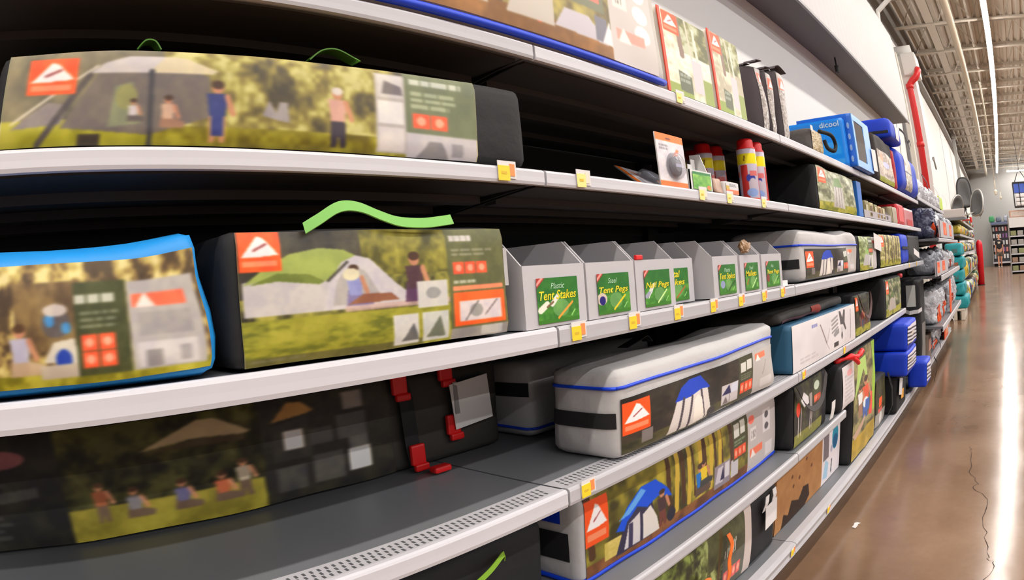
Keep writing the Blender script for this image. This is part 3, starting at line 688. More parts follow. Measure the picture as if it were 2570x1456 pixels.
b.strap(smooth_pts([(.375, -.008, 1.257), (.395, -.012, 1.268), (.425, -.014, 1.2835), (.455, -.014, 1.2835), (.49, -.014, 1.272), (.52, -.014, 1.264), (.56, -.014, 1.262), (.595, -.014, 1.265), (.618, -.01, 1.268)]), (0, .45, .9), .016, GREENS, 'carrying_strap', label='bright green webbing strap')
b.card(.735, .745, .01, 1.165, 1.225, GREYF, 'care_tag')
lb = b

# --- seven smoky stake bins
def bin_print(seed, k):
    p = Pic(120, 96, seed); p.leaves(0, 0, 1, 1, [(54, 110, 44), (66, 128, 48), (92, 150, 58)], 5)
    p.put(((p.V > .5)) * .7, (40, 100, 44)); p.ell(.55, .32, .2, .2, (120, 164, 104), .6); p.rect(0, 0, 1, .08, (60, 116, 40))
    p.poly([(0, .78), (0, 1), (.2, 1)], (160, 60, 54)); p.line(.0, .86, .13, 1.0, .022, (246, 150, 140))
    if k == 0: p.line(.06, .3, .22, .42, .06, (216, 216, 200)); p.line(.34, .42, .48, .58, .05, (214, 214, 200)); p.line(.22, .36, .36, .46, .02, (120, 96, 70))
    if k == 1: p.ell(.12, .38, .15, .15, (196, 182, 166)); p.ell(.13, .34, .09, .11, (40, 34, 110))
    if k == 2: p.line(.05, .3, .24, .44, .05, (150, 152, 170)); p.line(.12, .24, .4, .62, .012, (220, 220, 220)); p.line(.2, .46, .34, .6, .04, (206, 206, 190))
    if k == 3: p.rect(0, 0, .08, .5, (60, 90, 50))
    if k == 4: p.ell(.2, .34, .13, .13, (136, 146, 178)); p.line(.56, .12, .92, .42, .012, (30, 60, 26))
    if k == 5: p.line(.12, .24, .24, .4, .03, (160, 100, 50))
    if k == 6: p.ell(.1, .36, .1, .16, (130, 60, 50))
    c = [(248, 150, 60), (250, 196, 40), (196, 232, 150), (170, 96, 50), (60, 110, 40), (190, 226, 150), (150, 190, 110)][k]
    p.line(.48, .10, .84, .42, .02, c); p.line(.8, .12, .9, .24, .012, (150, 206, 120)); p.blur(1)
    return p.mat('bin_label_print_%d' % k, .35)
BINS = [(.768, .930, .0, 'Plastic', 'Tent Stakes', 'the one beside the black tent bag'), (.936, 1.095, .0, 'Steel', 'Tent Pegs', 'bin with the round blue picture and yellow peg'), (1.100, 1.257, .0, '', 'Nail Pegs', 'bin with the red speck on its rim'),
        (1.262, 1.412, .035, 'Metal', 'Stakes', 'fourth bin, half hidden and standing before the gap'), (1.455, 1.610, .0, 'Plastic', 'Tent Stakes', 'bin just right of the gap in the row'), (1.625, 1.772, .0, 'Steel', 'Mallets', 'bin with the crumpled brown packet in it'), (1.785, 1.957, .0, 'Abs', 'Tent Pegs', 'last bin, beside the pale grey tent box')]
for k, (x0, x1, yy, sub, main, where) in enumerate(BINS):
    t = thing('stake_bin', 'smoky stake bin with green label: ' + where, 'bin', ((x0 + x1) / 2, yy, 1.0895), 0, 'green labelled stake bins')
    hw = (x1 - x0) / 2; th = .003; d = .28; hf, hb = .105, .148
    mb = MB()
    mb.box(-hw, hw, 0, d, 0, th, BINP); mb.box(-hw, hw, 0, th, th, hf, BINP); mb.box(-hw, hw, d - th, d, th, hb, BINP)
    for s_ in (-1, 1):
        a, c = (s_ * hw, s_ * (hw - th)); pr = [(th, th), (d - th, th), (d - th, hb), (.046, hb), (th, hf)]
        v = [(a, y, z) for y, z in pr] + [(c, y, z) for y, z in pr]
        mb.add(v, [(0, 1, 2, 3, 4), (9, 8, 7, 6, 5)] + [(i, i + 5, (i + 1) % 5 + 5, (i + 1) % 5) for i in range(5)], BINP)
    mb.build('tray', t)
    lx0, lx1, lz0, lz1 = (-hw * .64, hw * .70, .006, .083)
    if k == 3: lx0 = -hw * .98; lx1 = hw * .6
    so = Soft(lx1 - lx0, .002, lz1 - lz0, r=.0005); lab = so.panel('label', bin_print(30 + k, k), t, -1, 1, -1, 1, out=0, n=(2, 2)); lab.location = ((lx0 + lx1) / 2, -.0014, lz0)
    wl = lx1 - lx0
    if k == 3:
        lettering(t, sub, LETTERY, lx0 + .004, -.0028, lz0 + .056, wl * .62, .016, slant=.25, bold=.012); lettering(t, main, LETTERY, lx0 + .006, -.0028, lz0 + .038, wl * .78, .014, slant=.25, bold=.012)
    else:
        if sub: lettering(t, sub, mat('pale_green_ink', (186, 226, 190), .5), lx0 + wl * .32, -.0028, lz0 + .058, None, .010, slant=.3)
        lettering(t, main, LETTERY, lx0 + wl * .04, -.0028, lz0 + .040, wl * (.9 if len(main) > 8 else .8), .0155, slant=.25, bold=.012)
mb = MB(); q = random.Random(5)
bm_s = Soft(.085, .04, .032, r=.008, puff=.004, noise=.014, seed=9, nf=6); mbb = bm_s.body(mat('crumpled_brown_film', (150, 116, 84), .3, noise=.3, nscale=60))
o = mbb.build('crumpled_packet', None); o.location = (1.69, .012, 1.203); o.rotation_euler = (0, -.25, .3); tag(o, 'crumpled brown packet lying on the rim of the mallet bin', 'packet')
mb = MB(); mb.rbox(1.105, 1.13, -.002, .005, 1.1948, 1.205, RED, .002); o = mb.build('red_clip', None); tag(o, 'small red clip on the rim of the nail peg bin', 'clip')
mb = MB(); mb.box(1.965, 2.06, -.004, .05, 1.0895, 1.091, WHITEP); mb.box(1.965, 2.06, .02, .06, 1.091, 1.106, WHITEP); o = mb.build('leaflet', None); tag(o, 'white leaflet lying on the third shelf beside the pale tent box', 'leaflet')

# --- generic camping prints
def camp(name, seed, kind='dome', W=220, H=150, badge=True, right=.62, pal=FOREST, tent=(196, 190, 190), roof=(120, 150, 70), dark=1.0):
    p = Pic(W, H, seed); p.leaves(0, 0, 1, 1, pal, 12); p.leaves(0, 0, 1, .2, GRASS, 14)
    if kind == 'dome':
        p.poly([(.14, .14), (.24, .5), (.36, .62), (.5, .52), (.6, .14)], tent); p.poly([(.2, .44), (.28, .6), (.38, .66), (.5, .56), (.44, .44), (.34, .5)], roof)
    if kind == 'cabin':
        p.poly([(.32, .1), (.37, .66), (.6, .68), (.66, .1)], tent); p.poly([(.35, .6), (.42, .84), (.54, .86), (.62, .64)], roof)
        for u in (.42, .5, .57): p.line(u - .02, .12, u, .62, .006, (90, 84, 84))
    if kind == 'chairs':
        for u in (.3, .5, .68): p.poly([(u - .05, .2), (u - .08, .5), (u - .02, .52), (u, .36), (u + .08, .34), (u + .09, .2)], tent)
        p.person(.42, .15, .5, (150, 70, 60), (70, 70, 90))
    if kind == 'trees':
        for u in (.2, .34, .5, .6, .74, .86): p.line(u, .1, u + .02, 1, .016, (84, 62, 44)); p.line(u + .05, .2, u + .08, 1, .008, (206, 196, 150))
    if right < 1:
        p.rect(right, .5, right + .24, .96, (84, 90, 66)); p.words(right + .02, .8, right + .22, .93, (212, 214, 206), 1, .8, .1); p.words(right + .02, .66, right + .22, .78, (150, 156, 136), 2, .7); p.icons(right + .02, .52, right + .22, .64, 3)
        p.rect(right + .24, 0, 1, 1, (186, 180, 180)); p.rect(right + .26, .8, .98, .88, (244, 110, 84))
        p.rect(right, .06, right + .12, .44, (196, 192, 192)); p.poly([(right + .02, .1), (right + .06, .38), (right + .11, .1)], (80, 80, 96)); p.rect(right + .13, .06, right + .235, .44, (206, 200, 200))
    if badge: p.badge(.02, .62, .17, .96)
    p.blur(2); return p.mat(name, gain=dark)

# --- pale tent boxes with blue piping (third, fourth and fifth shelves)
p = Pic(420, 120, 11, (52, 46, 42)); p.leaves(0, 0, .8, 1, [(34, 30, 26), (48, 42, 36), (64, 56, 44)], 10); p.leaves(0, 0, .8, .22, [(44, 46, 30), (66, 64, 38), (84, 78, 44)], 14)
p.poly([(.20, .03), (.25, .62), (.30, .72), (.44, .70), (.46, .12), (.42, .04)], (206, 198, 192)); p.poly([(.24, .6), (.28, .84), (.33, .94), (.40, .94), (.46, .62), (.40, .66), (.33, .60)], (34, 68, 180))
for a, b_ in (((.26, .05), (.29, .62)), ((.31, .05), (.34, .6)), ((.41, .08), (.40, .64))): p.line(a[0], a[1], b_[0], b_[1], .006, (74, 66, 72))
p.poly([(.34, .06), (.35, .5), (.375, .58), (.40, .5), (.41, .08)], (222, 214, 204)); p.rect(.08, .12, .13, .34, (120, 112, 108)); p.ell(.46, .1, .03, .1, (50, 44, 44))
p.rect(.535, .08, .65, .52, (196, 190, 190)); p.poly([(.54, .3), (.585, .5), (.60, .3)], (40, 40, 84)); p.rect(.60, .3, .645, .5, (206, 208, 220)); p.poly([(.545, .1), (.565, .26), (.585, .1)], (120, 110, 110)); p.rect(.59, .08, .594, .3, (60, 56, 58))
p.rect(.655, 0, .775, 1, (66, 66, 46)); p.rect(.668, .64, .715, .86, (206, 204, 194)); p.rect(.722, .66, .765, .88, (206, 204, 194)); p.words(.668, .46, .765, .6, (120, 126, 100), 3, .8); p.icons(.665, .16, .77, .42, 3)
p.rect(.775, 0, 1, 1, (178, 172, 168)); p.rect(.795, .80, .90, .93, (248, 122, 90)); p.poly([(.80, .76), (.82, .92), (.845, .76)], (238, 220, 214)); p.rect(.84, .1, .95, .3, (196, 190, 188)); p.line(.86, .4, .9, .7, .004, (150, 144, 140))
p.badge(.005, .36, .12, .92); p.blur(1)
CABINP = p.mat('cabin_tent_print')
def pale_box(label, x0, x1, zb, zt, yf, depth, seed, px0, px1, pz0, pz1, pmat, pipez=None, rz=0.0, strapz=None, noise=.004, topsag=0.0):
    b = Bag('tent_bag', label, 'tent bag', x0, x1, zb, zt, GREYF, depth=depth, yf=yf, r=.022, puff=.008, noise=noise, seed=seed, rz=rz, topsag=topsag)
    if pmat: b.P(pmat, px0, px1, pz0, pz1)
    if pipez: b.s.line('piping', PIPING, b.t, b.C(pipez), r=.0038, sides=('front', 'left'))
    if strapz: b.side(yf + .004, yf + depth - .004, strapz[0], strapz[1], BLACKF, 'end_strap', label='black end strap')
    return b
b = pale_box('pale grey tent box with blue piping and a cabin tent print on the fourth shelf', 1.006, 1.868, .7955, .992, -.004, .195, 12, 1.016, 1.862, .803, .928, CABINP, .952, strapz=(.866, .90), topsag=.006)
b.strap(smooth_pts([(1.25, .15, .995), (1.28, .13, 1.01), (1.31, .13, 1.015), (1.33, .13, 1.0)]), (0, 1, 0), .03, BLACKF, 'handle')
b2 = pale_box('second pale tent box deep in shadow behind the cabin tent box on the fourth shelf', 1.08, 1.62, .7955, .985, .30, .24, 13, 0, 0, 0, 0, None, .82, strapz=(.90, .935))
b = pale_box('pale grey tent box with blue piping beside the last stake bin on the third shelf', 2.185, 3.09, 1.0895, 1.285, .002, .30, 14, 2.235, 3.06, 1.10, 1.212, CABINP, 1.226, strapz=(1.14, 1.175), noise=.006, topsag=.008)

# --- fifth shelf: blue tent print with trees
p = Pic(460, 110, 15); p.leaves(0, 0, 1, 1, [(62, 56, 24), (98, 92, 36), (140, 128, 48), (176, 160, 58)], 12)
for u in (.02, .32, .385, .44, .5, .56, .60, .66): p.line(u, .25, u - .01, 1, .008 + .004 * math.sin(u * 40), (74, 48, 26))
for u in (.35, .41, .47, .53, .58): p.line(u, .2, u + .004, 1, .01, (196, 166, 66))
p.rect(0, 0, 1, .13, (124, 78, 44)); p.leaves(0, .02, 1, .16, [(96, 60, 34), (140, 90, 50)], 20); p.leaves(.06, .1, .12, .34, [(180, 160, 70), (210, 190, 110)], 30)
p.poly([(.10, .07), (.13, .45), (.20, .62), (.24, .6), (.26, .1)], (50, 46, 70)); p.poly([(.13, .1), (.145, .42), (.19, .5), (.19, .1)], (206, 200, 200)); p.poly([(.2, .1), (.2, .44), (.235, .5), (.26, .3), (.27, .1)], (214, 208, 200)); p.rect(.145, .1, .16, .42, (60, 56, 84)); p.poly([(.10, .4), (.14, .64), (.20, .8), (.26, .80), (.31, .6), (.33, .45), (.27, .56), (.22, .5), (.18, .58), (.14, .46), (.13, .36)], (22, 82, 208)); p.poly([(.11, .52), (.2, .78), (.22, .72), (.15, .54)], (96, 160, 226))
p.person(.285, .12, .5, (70, 46, 50), (110, 60, 50)); p.ell(.325, .2, .02, .1, (40, 36, 50)); p.person(.47, .2, .6, (30, 110, 190), (90, 70, 60), sit=True); p.person(.49, .3, .5, (220, 190, 50), (60, 60, 60), sit=True)
p.rect(.55, .1, .645, .46, (140, 130, 140)); p.poly([(.555, .18), (.57, .42), (.60, .42), (.60, .16)], (196, 188, 196)); p.poly([(.585, .2), (.6, .4), (.61, .2)], (46, 40, 70)); p.rect(.61, .2, .64, .44, (206, 200, 206)); p.rect(.65, .12, .70, .4, (190, 186, 190))
p.rect(.665, .36, .76, 1, (70, 70, 46)); p.rect(.675, .72, .71, .94, (206, 204, 194)); p.rect(.717, .74, .75, .95, (206, 204, 194)); p.words(.675, .58, .75, .68, (130, 150, 120), 2, .8); p.icons(.67, .38, .755, .56, 3)
p.rect(.77, 0, 1, 1, (186, 178, 176)); p.ell(.80, .86, .022, .07, (244, 110, 96)); p.rect(.79, .5, .835, .72, (214, 208, 204)); 
for u in (.80, .812, .824): p.line(u, .54, u + .002, .66, .002, (90, 84, 84))
p.rect(.89, .5, .95, .9, (212, 206, 206)); p.ell(.92, .8, .015, .06, (90, 86, 88)); p.ell(.92, .6, .016, .06, (96, 90, 94)); p.rect(.785, .24, .885, .36, (246, 120, 92)); p.poly([(.79, .22), (.805, .36), (.83, .22)], (238, 220, 214)); p.rect(.91, .06, .97, .3, (212, 204, 204))
p.badge(.0, .40, .075, .95); p.blur(1)
b = Bag('tent_bag', 'pale tent box with a blue tent and forest print on the fifth shelf', 'tent bag', .955, 2.052, .5145, .722, GREYF, depth=.32, yf=.075, r=.015, puff=.004, noise=.002, seed=16)
b.P(p.mat('blue_tent_print'), .975, 2.045, .522, .718)
b.s.line('piping', PIPING, b.t, b.C(.518), r=.006, sides=('front', 'left'))
b.side(.10, .36, .57, .64, BLACKF, 'end_strap', label='black end strap'); b.side(.12, .2, .66, .70, ROYAL, 'blue_buckle')

# --- fourth shelf: dark canopy bag
p = Pic(520, 120, 17, (26, 25, 24)); X = lambda x: (x + .40) / 1.12; Z = lambda z: (z - .80) / .20
p.leaves(X(.03), 0, X(.43), 1, [(24, 23, 17), (38, 36, 24), (56, 54, 30), (70, 70, 40)], 30); p.rect(0, 0, X(.03), 1, (30, 29, 30)); p.rect(X(.43), 0, 1, 1, (38, 36, 36))
p.rect(X(.03), 0, X(.425), .3, (134, 122, 48)); p.leaves(X(.03), .0, X(.425), .28, [(120, 110, 42), (142, 130, 50), (154, 144, 56)], 24)
p.poly([(X(.19), .72), (X(.31), .93), (X(.345), .92), (X(.41), .76), (X(.40), .74), (X(.3), .77)], (150, 132, 106)); p.poly([(X(.19), .7), (X(.3), .76), (X(.4), .74), (X(.4), .68), (X(.3), .70)], (64, 52, 40))
for x, c, s_ in ((.10, (150, 84, 60), 0), (.165, (120, 116, 124), 1), (.26, (96, 92, 130), 1), (.34, (176, 92, 62), 1), (.385, (170, 156, 140), 0)): p.person(X(x), .16, .36, c, (96, 76, 66), sit=bool(s_))
p.poly([(X(-.2), .5), (X(-.02), .55), (X(-.02), .46), (X(-.2), .4)], (60, 60, 62)); p.words(X(-.30), .1, X(-.05), .34, (58, 58, 58), 4, .8); p.ell(X(-.1), .8, .06, .08, (120, 74, 80)); p.words(X(-.28), .56, X(-.06), .68, (56, 54, 54), 2, .7)
p.poly([(X(.452), .78), (X(.49), .95), (X(.52), .94), (X(.545), .84), (X(.53), .82)], (150, 112, 66)); p.poly([(X(.45), .4), (X(.45), .74), (X(.53), .8), (X(.53), .4)], (50, 48, 48)); p.rect(X(.61), .78, X(.655), .96, (112, 106, 106)); p.rect(X(.59), .5, X(.66), .74, (72, 70, 72)); p.rect(X(.53), .5, X(.58), .66, (66, 64, 66)); p.rect(X(.53), .12, X(.60), .4, (72, 70, 70)); p.rect(X(.45), .1, X(.515), .34, (60, 58, 60)); p.rect(X(.615), .36, X(.66), .5, (90, 88, 90))
p.rect(X(.475), .5, X(.515), .68, (206, 200, 198)); p.rect(X(.61), .16, X(.662), .38, (206, 202, 200))
p.leaves(0, 0, 1, 1, FOREST, 26, k=.10); p.blur(3); p.smear(2)
b = Bag('canopy_bag', 'long dark canopy bag with red buckles set back on the fourth shelf', 'canopy bag', -.42, 1.03, .7955, 1.0, BROWNG, depth=.195, yf=.345, r=.018, puff=.004, noise=.0015, seed=17)
b.P(p.mat('canopy_print', .6, 1.3), -.40, .72, .80, .998)
b.strap([(.745, .338, .99), (.75, .332, .95), (.755, .332, .85), (.76, .33, .81)], (1, 0, 0), .035, BLACKF, 'black_strap')
def buckle(bb, x, z, y):
    mb = MB(); mb.rbox(-.018, .018, -.006, .006, -.022, .022, RED, .004); mb.rbox(-.012, .024, -.008, .004, -.036, -.02, RED, .004); o = mb.build('buckle', bb.t, label='red plastic buckle'); o.location = bb.L(x, y, z)
buckle(b, .735, .985, .33); buckle(b, .76, .833, .325)
mb = MB(); mb.rbox(-.022, .022, -.012, .012, 0, .014, RED, .005); o = mb.build('buckle', b.t, label='red plastic buckle'); o.location = b.L(.785, .285, .797)
buckle(b, .86, .995, .335); buckle(b, .87, .875, .335)
b.card(.865, .975, .325, .868, .968, WHITEP, 'paper_tag', tilt=-.08, label='white paper tag')
b.s.panel('stitched_print', mat('tag_grey_print', (150, 148, 148), .6), b.t, b.A(.873), b.A(.885), b.C(.9), b.C(.97), out=.026)

# --- fifth shelf and base deck, left
b = Bag('tent_bag', 'black bag with a lime green strap on the fifth shelf under the perforated shelf', 'tent bag', .30, .90, .5145, .70, BLACKF, depth=.3, yf=.11, r=.02, puff=.008, noise=.003, seed=21)
b.strap(smooth_pts([(.60, .10, .60), (.66, .09, .628), (.72, .09, .65), (.765, .10, .665), (.775, .11, .65)]), (0, .3, 1), .011, mat('lime_webbing', (140, 190, 40), .6), 'handle')

# --- fourth shelf, middle: white carton with teal end
p = Pic(360, 120, 22, (206, 200, 200)); p.leaves(0, 0, 1, 1, [(202, 196, 196), (212, 206, 206)], 4); p.line(.36, .8, .45, .28, .006, (132, 116, 116)); p.line(.45, .28, .50, .62, .004, (170, 160, 160)); p.line(.45, .28, .49, .12, .004, (170, 160, 160))
p.words(.24, .78, .32, .9, (110, 114, 170), 1, .8, .05); p.words(.08, .1, .36, .26, (184, 176, 176), 2, .7)
for k in range(4): p.line(.54, .78 - .1 * k, .64, .86 - .1 * k, .009, (146, 142, 142))
p.poly([(.56, .42), (.6, .5), (.66, .52), (.66, .4), (.58, .34)], (142, 138, 140)); p.rect(.57, .08, .65, .2, (64, 60, 60)); p.poly([(.67, .95), (.69, .6), (.74, .58), (.78, .40), (.80, .42), (.77, .62), (.79, .95), (.76, .95), (.73, .76), (.70, .95)], (84, 78, 78)); p.ell(.715, .3, .012, .1, (60, 58, 58)); p.line(.715, .5, .715, .3, .003, (60, 58, 58)); p.line(.9, .9, .88, .1, .004, (100, 96, 96)); p.blur(1)
b = Bag('carton', 'white carton with thin line drawings and a teal end on the fourth shelf', 'carton', 2.016, 2.93, .7955, .957, TEALB, depth=.34, yf=.0, r=.006, puff=.002)
b.P(p.mat('line_drawing_print', .5), 2.020, 2.928, .7975, .955)
b = Bag('tent_bag', 'dark bag with a red stripe lying behind and above the white carton', 'tent bag', 2.0, 2.85, .9585, 1.005, BROWNG, depth=.30, yf=.03, r=.02, puff=.006, noise=.006, seed=24)
b.P(mat('maroon_band', (110, 70, 76), .7), 2.02, 2.4, .96, .975, name='band'); b.P(mat('red_stripe', (150, 50, 36), .7), 2.35, 2.46, .96, .998, name='stripe')
b = Bag('chair_bag', 'slim bag with a brown strap and chair print right of the white carton', 'chair bag', 2.95, 3.30, .7955, .99, BLACKF, depth=.3, yf=.002, r=.012, puff=.004, noise=.002, seed=25)
b.P(camp('slim_chair_print', 25, 'chairs', 120, 130, right=1, tent=(110, 60, 50), pal=DARKF), 2.955, 3.295); b.strap(smooth_pts([(3.0, -.004, .985), (3.08, -.012, .90), (3.18, -.016, .87), (3.27, -.01, .93), (3.29, -.004, .98)]), (0, .5, 1), .02, mat('brown_strap', (70, 30, 24), .6))
b = Bag('tent_bag', 'black bag with a leafy print and orange badge near the end of the fourth shelf', 'tent bag', 3.72, 4.38, .7955, 1.03, BLACKF, depth=.32, yf=.0, r=.016, puff=.006, noise=.003, seed=26)
b.P(camp('leafy_print', 26, 'dome', 160, 130, right=1, pal=[(50, 56, 36), (86, 96, 60), (120, 126, 84), (160, 150, 130)], tent=(170, 160, 150), roof=(96, 110, 70)), 3.76, 4.34, .80, 1.02)
mb = MB(); mb.rbox(4.36, 4.45, -.0, .03, 1.0, 1.03, DRED, .01); o = mb.build('red_toggle', None); o.parent = b.t; o.location = b.L(0, 0, 0)
b = Bag('chair_bag', 'tall black bag with a white label standing at the end of the fourth shelf', 'chair bag', 5.25, 5.58, .1765, .945, BLACKF, depth=.30, yf=-.02, r=.02, puff=.008, noise=.004, seed=27)
b.side(.02, .11, .74, .91, mat('pale_label', (196, 198, 190), .5), 'label', 'pale label'); b.P(mat('bag_dim_print', (120, 116, 112), .6), 5.3, 5.55, .3, .6)
b.strap([(5.245, .12, .70), (5.22, .08, .69), (5.22, .0, .70), (5.24, -.03, .715)], (0, 0, 1), .03, WHITEP, 'paper_band')

# --- fifth shelf, right part, and the tall goods on the base deck
b = Bag('chair_bag', 'black bag with a white lamp print and curved strap right of the blue tent box', 'chair bag', 2.07, 2.50, .5145, .745, BLACKF, depth=.32, yf=.02, r=.016, puff=.004, noise=.002, seed=31)
p = Pic(200, 140, 31); p.leaves(0, 0, 1, 1, DARKF, 8); p.leaves(0, 0, 1, .2, [(110, 110, 40), (130, 128, 50)], 10); p.poly([(.2, .72), (.3, .84), (.46, .72), (.48, .6), (.3, .58)], (206, 200, 200)); 
for u in (.12, .2, .5, .56): p.line(u, .15, u + .01, .6, .01, (200, 190, 186))
p.ell(.12, .6, .06, .12, (220, 70, 50)); p.rect(.66, .5, .95, .95, (70, 76, 52)); p.ell(.78, .82, .1, .08, (196, 206, 186)); p.icons(.68, .52, .93, .66, 4); p.rect(.5, .3, .6, .75, (150, 140, 136)); p.blur(1)
b.P(p.mat('lamp_print'), 2.085, 2.42, .52, .74); b.strap(smooth_pts([(2.09, .012, .735), (2.16, .0, .66), (2.25, -.004, .63), (2.36, -.002, .65), (2.44, .008, .73)]), (0, .6, 1), .022, mat('dark_brown_strap', (44, 34, 28), .6))
b.strap([(2.49, .0, .53), (2.5, -.006, .57), (2.505, -.006, .60)], (1, 0, 0), .05, WHITEP, 'paper_tag')
b = Bag('tent_bag', 'black bag with white paper sheet and red tie at the fifth shelf end', 'tent bag', 2.62, 2.90, .5145, .722, BLACKF, depth=.30, yf=-.005, r=.02, puff=.006, noise=.003, seed=32)
p = Pic(90, 120, 33, (204, 196, 196)); p.words(.15, .15, .85, .8, (170, 160, 160), 7, .6); p.ell(.5, .8, .2, .08, (220, 160, 160)); p.blur(1)
b.P(p.mat('paper_sheet_print', .6), 2.66, 2.90, .52, .71, name='paper_sheet')
mb = MB(); mb.tube(smooth_pts([b.L(2.70, .05, .722), b.L(2.76, -.02, .738), b.L(2.82, -.034, .728), b.L(2.90, -.034, .738), b.L(2.97, -.02, .733)]), [.011 + .004 * math.sin(i * 1.3) for i in range(25)], RED, 8); mb.tube(smooth_pts([b.L(2.76, -.02, .737), b.L(2.80, -.034, .715), b.L(2.83, -.035, .70)]), .011, RED, 8); mb.build('red_tie', b.t, smooth=True)
p = Pic(130, 260, 34); p.leaves(0, 0, 1, 1, [(70, 66, 40), (110, 104, 66), (150, 140, 96)], 6); p.leaves(0, 0, 1, .2, [(150, 126, 30), (180, 150, 50)], 6); p.poly([(.05, .55), (.2, .9), (.5, .92), (.62, .6), (.4, .8)], (170, 196, 110)); p.person(.5, .3, .42, (210, 90, 60), (60, 90, 160)); p.person(.28, .36, .3, (220, 216, 214), (150, 110, 90)); p.ell(.5, .46, .1, .05, (220, 226, 236)); p.rect(.5, .36, .66, .48, (60, 100, 170)); p.poly([(.0, .24), (.5, .34), (.52, .3), (.1, .18)], (180, 150, 130)); p.rect(.84, .3, 1, 1, (150, 186, 62)); p.poly([(.66, .3), (.74, .52), (.84, .5), (.8, .28)], (220, 80, 70)); p.blur(1)
b = Bag('chair_bag', 'tall bag with a picnic print and lime green edge standing on the base deck', 'chair bag', 2.95, 3.50, .1765, .732, BLACKF, depth=.30, yf=.02, r=.016, puff=.006, noise=.003, seed=34)
b.P(p.mat('picnic_print'), 2.965, 3.49, .19, .725)
p = Pic(100, 130, 35); p.leaves(0, 0, 1, 1, [(50, 46, 30), (80, 76, 46)], 6); p.rect(0, 0, 1, .3, (150, 146, 140)); p.rect(.3, .4, .6, .6, (240, 90, 40)); p.ell(.5, .16, .2, .12, (200, 196, 190)); p.rect(.2, .3, .7, .38, (200, 90, 80)); p.blur(1)
b = Bag('tent_bag', 'short khaki bag with an orange icon on the base deck below the blue cushions', 'tent bag', 3.60, 3.93, .1765, .47, CHARC, depth=.28, yf=.04, r=.016, puff=.006, noise=.003, seed=35)
b.P(p.mat('khaki_icon_print'), 3.605, 3.88)
b.strap([(3.90, .02, .20), (3.94, .0, .25), (3.92, .0, .36), (3.91, .03, .46)], (1, 0, 0), .05, BLACKF)
b.card(4.0, 4.12, -.035, .29, .395, WHITEP, 'paper_tag', tilt=.2); b.card(4.1, 4.2, -.032, .25, .31, mat('amber_tag', (240, 170, 50), .5), 'amber_tag', tilt=.1)
def blue_pack(label, x0, x1, zb, zt, yf, depth, seed, strip=True, r=.03):
    b = Bag('chair_bag', label, 'chair bag', x0, x1, zb, zt, ROYAL, depth=depth, yf=yf, r=r, puff=.004, noise=.003, seed=seed, group='royal blue packs')
    if strip:
        p = Pic(60, 110, seed, (206, 200, 208)); 
        for k in range(5): p.line(.0, .2 * k + .05, 1, .2 * k - .1, .08, (46, 44, 56)); 
        p.ell(.5, .5, .3, .1, (190, 180, 170)); p.blur(1)
        b.P(p.mat('striped_front_print_%d' % seed), x0 + .02, x1 - .03, zb + .03, zt - .02)
    return b
blue_pack('upper royal blue pack of the two stacked below the fourth shelf', 3.97, 4.42, .575, .742, -.10, .34, 41, r=.016)
blue_pack('lower royal blue pack under the other one below the fourth shelf', 3.95, 4.40, .42, .573, -.10, .34, 42, r=.016)
mb = MB(); mb.rbox(3.99, 4.38, -.02, .26, .1755, .419, BLACKF, .02); o = mb.build('chair_bag', None); tag(o, 'plain black bag on the base deck carrying the two stacked blue packs', 'chair bag')
b = blue_pack('small royal blue pack leaning out over the base deck lip', 4.62, 4.92, .215, .405, -.15, .16, 43, r=.014)
b.strap([(4.96, -.165, .38), (5.0, -.19, .33), (5.0, -.185, .26), (4.97, -.17, .19)], (0, 0, 1), .012, BLACKF)
mb = MB(); mb.rbox(4.6, 5.1, -.0, .3, .1755, .204, BLACKF, .01); o = mb.build('flat_carton', None); tag(o, 'flat black carton under the small leaning blue pack', 'carton')

# --- base deck, middle: bag with orange strap, cardboard carton
p = Pic(360, 120, 51); p.leaves(0, 0, 1, 1, [(34, 36, 20), (66, 70, 36), (104, 112, 60), (150, 158, 100)], 22); p.leaves(.0, .0, .5, 1, [(46, 46, 26), (84, 92, 44), (130, 144, 74)], 20); p.rect(.74, 0, .93, .62, (88, 88, 80), .9); p.rect(.62, .5, .93, 1, (60, 60, 34), .8)
for k, u in enumerate((.755, .775, .79, .81, .825, .84)): p.line(u, .52, u + .004, .62 + .02 * k, .003, (226, 226, 220))
p.icons(.745, .12, .9, .32, 4, 1, (214, 96, 90)); p.rect(.93, 0, 1, 1, (190, 176, 170)); p.line(.7, .1, .72, .95, .01, (80, 62, 34)); p.blur(1)
b = Bag('tent_bag', 'green forest print bag with an orange strap and black end on the base deck', 'tent bag', .80, 2.03, .1765, .432, BLACKF, depth=.34, yf=.055, r=.02, puff=.006, noise=.003, seed=51)
b.P(p.mat('forest_strap_print'), 1.0, 1.80, .185, .425)
ORW = mat('orange_webbing', (246, 120, 40), .55)
b.strap(smooth_pts([(1.36, .045, .25), (1.40, .03, .29), (1.43, .025, .315), (1.47, .03, .30), (1.50, .04, .27)]), (0, .4, 1), .02, ORW, 'handle')
b.strap(smooth_pts([(1.60, .046, .395), (1.605, .034, .36), (1.595, .036, .31), (1.60, .036, .26), (1.585, .044, .20)]), (1, 0, 0), .022, ORW, 'handle')
b.strap([(1.88, .048, .36), (1.885, .040, .39), (1.90, .045, .41)], (1, 0, 0), .03, WHITEP, 'tag_loop'); b.strap([(1.955, .048, .36), (1.96, .042, .395), (1.965, .048, .415)], (1, 0, 0), .03, WHITEP, 'tag_loop')
b.card(1.885, 1.985, .043, .29, .375, WHITEP, 'paper_tag', tilt=-.05, label='white paper tag')
p = Pic(240, 120, 52, (158, 112, 70)); p.leaves(0, 0, 1, 1, [(150, 106, 66), (166, 120, 76)], 8)
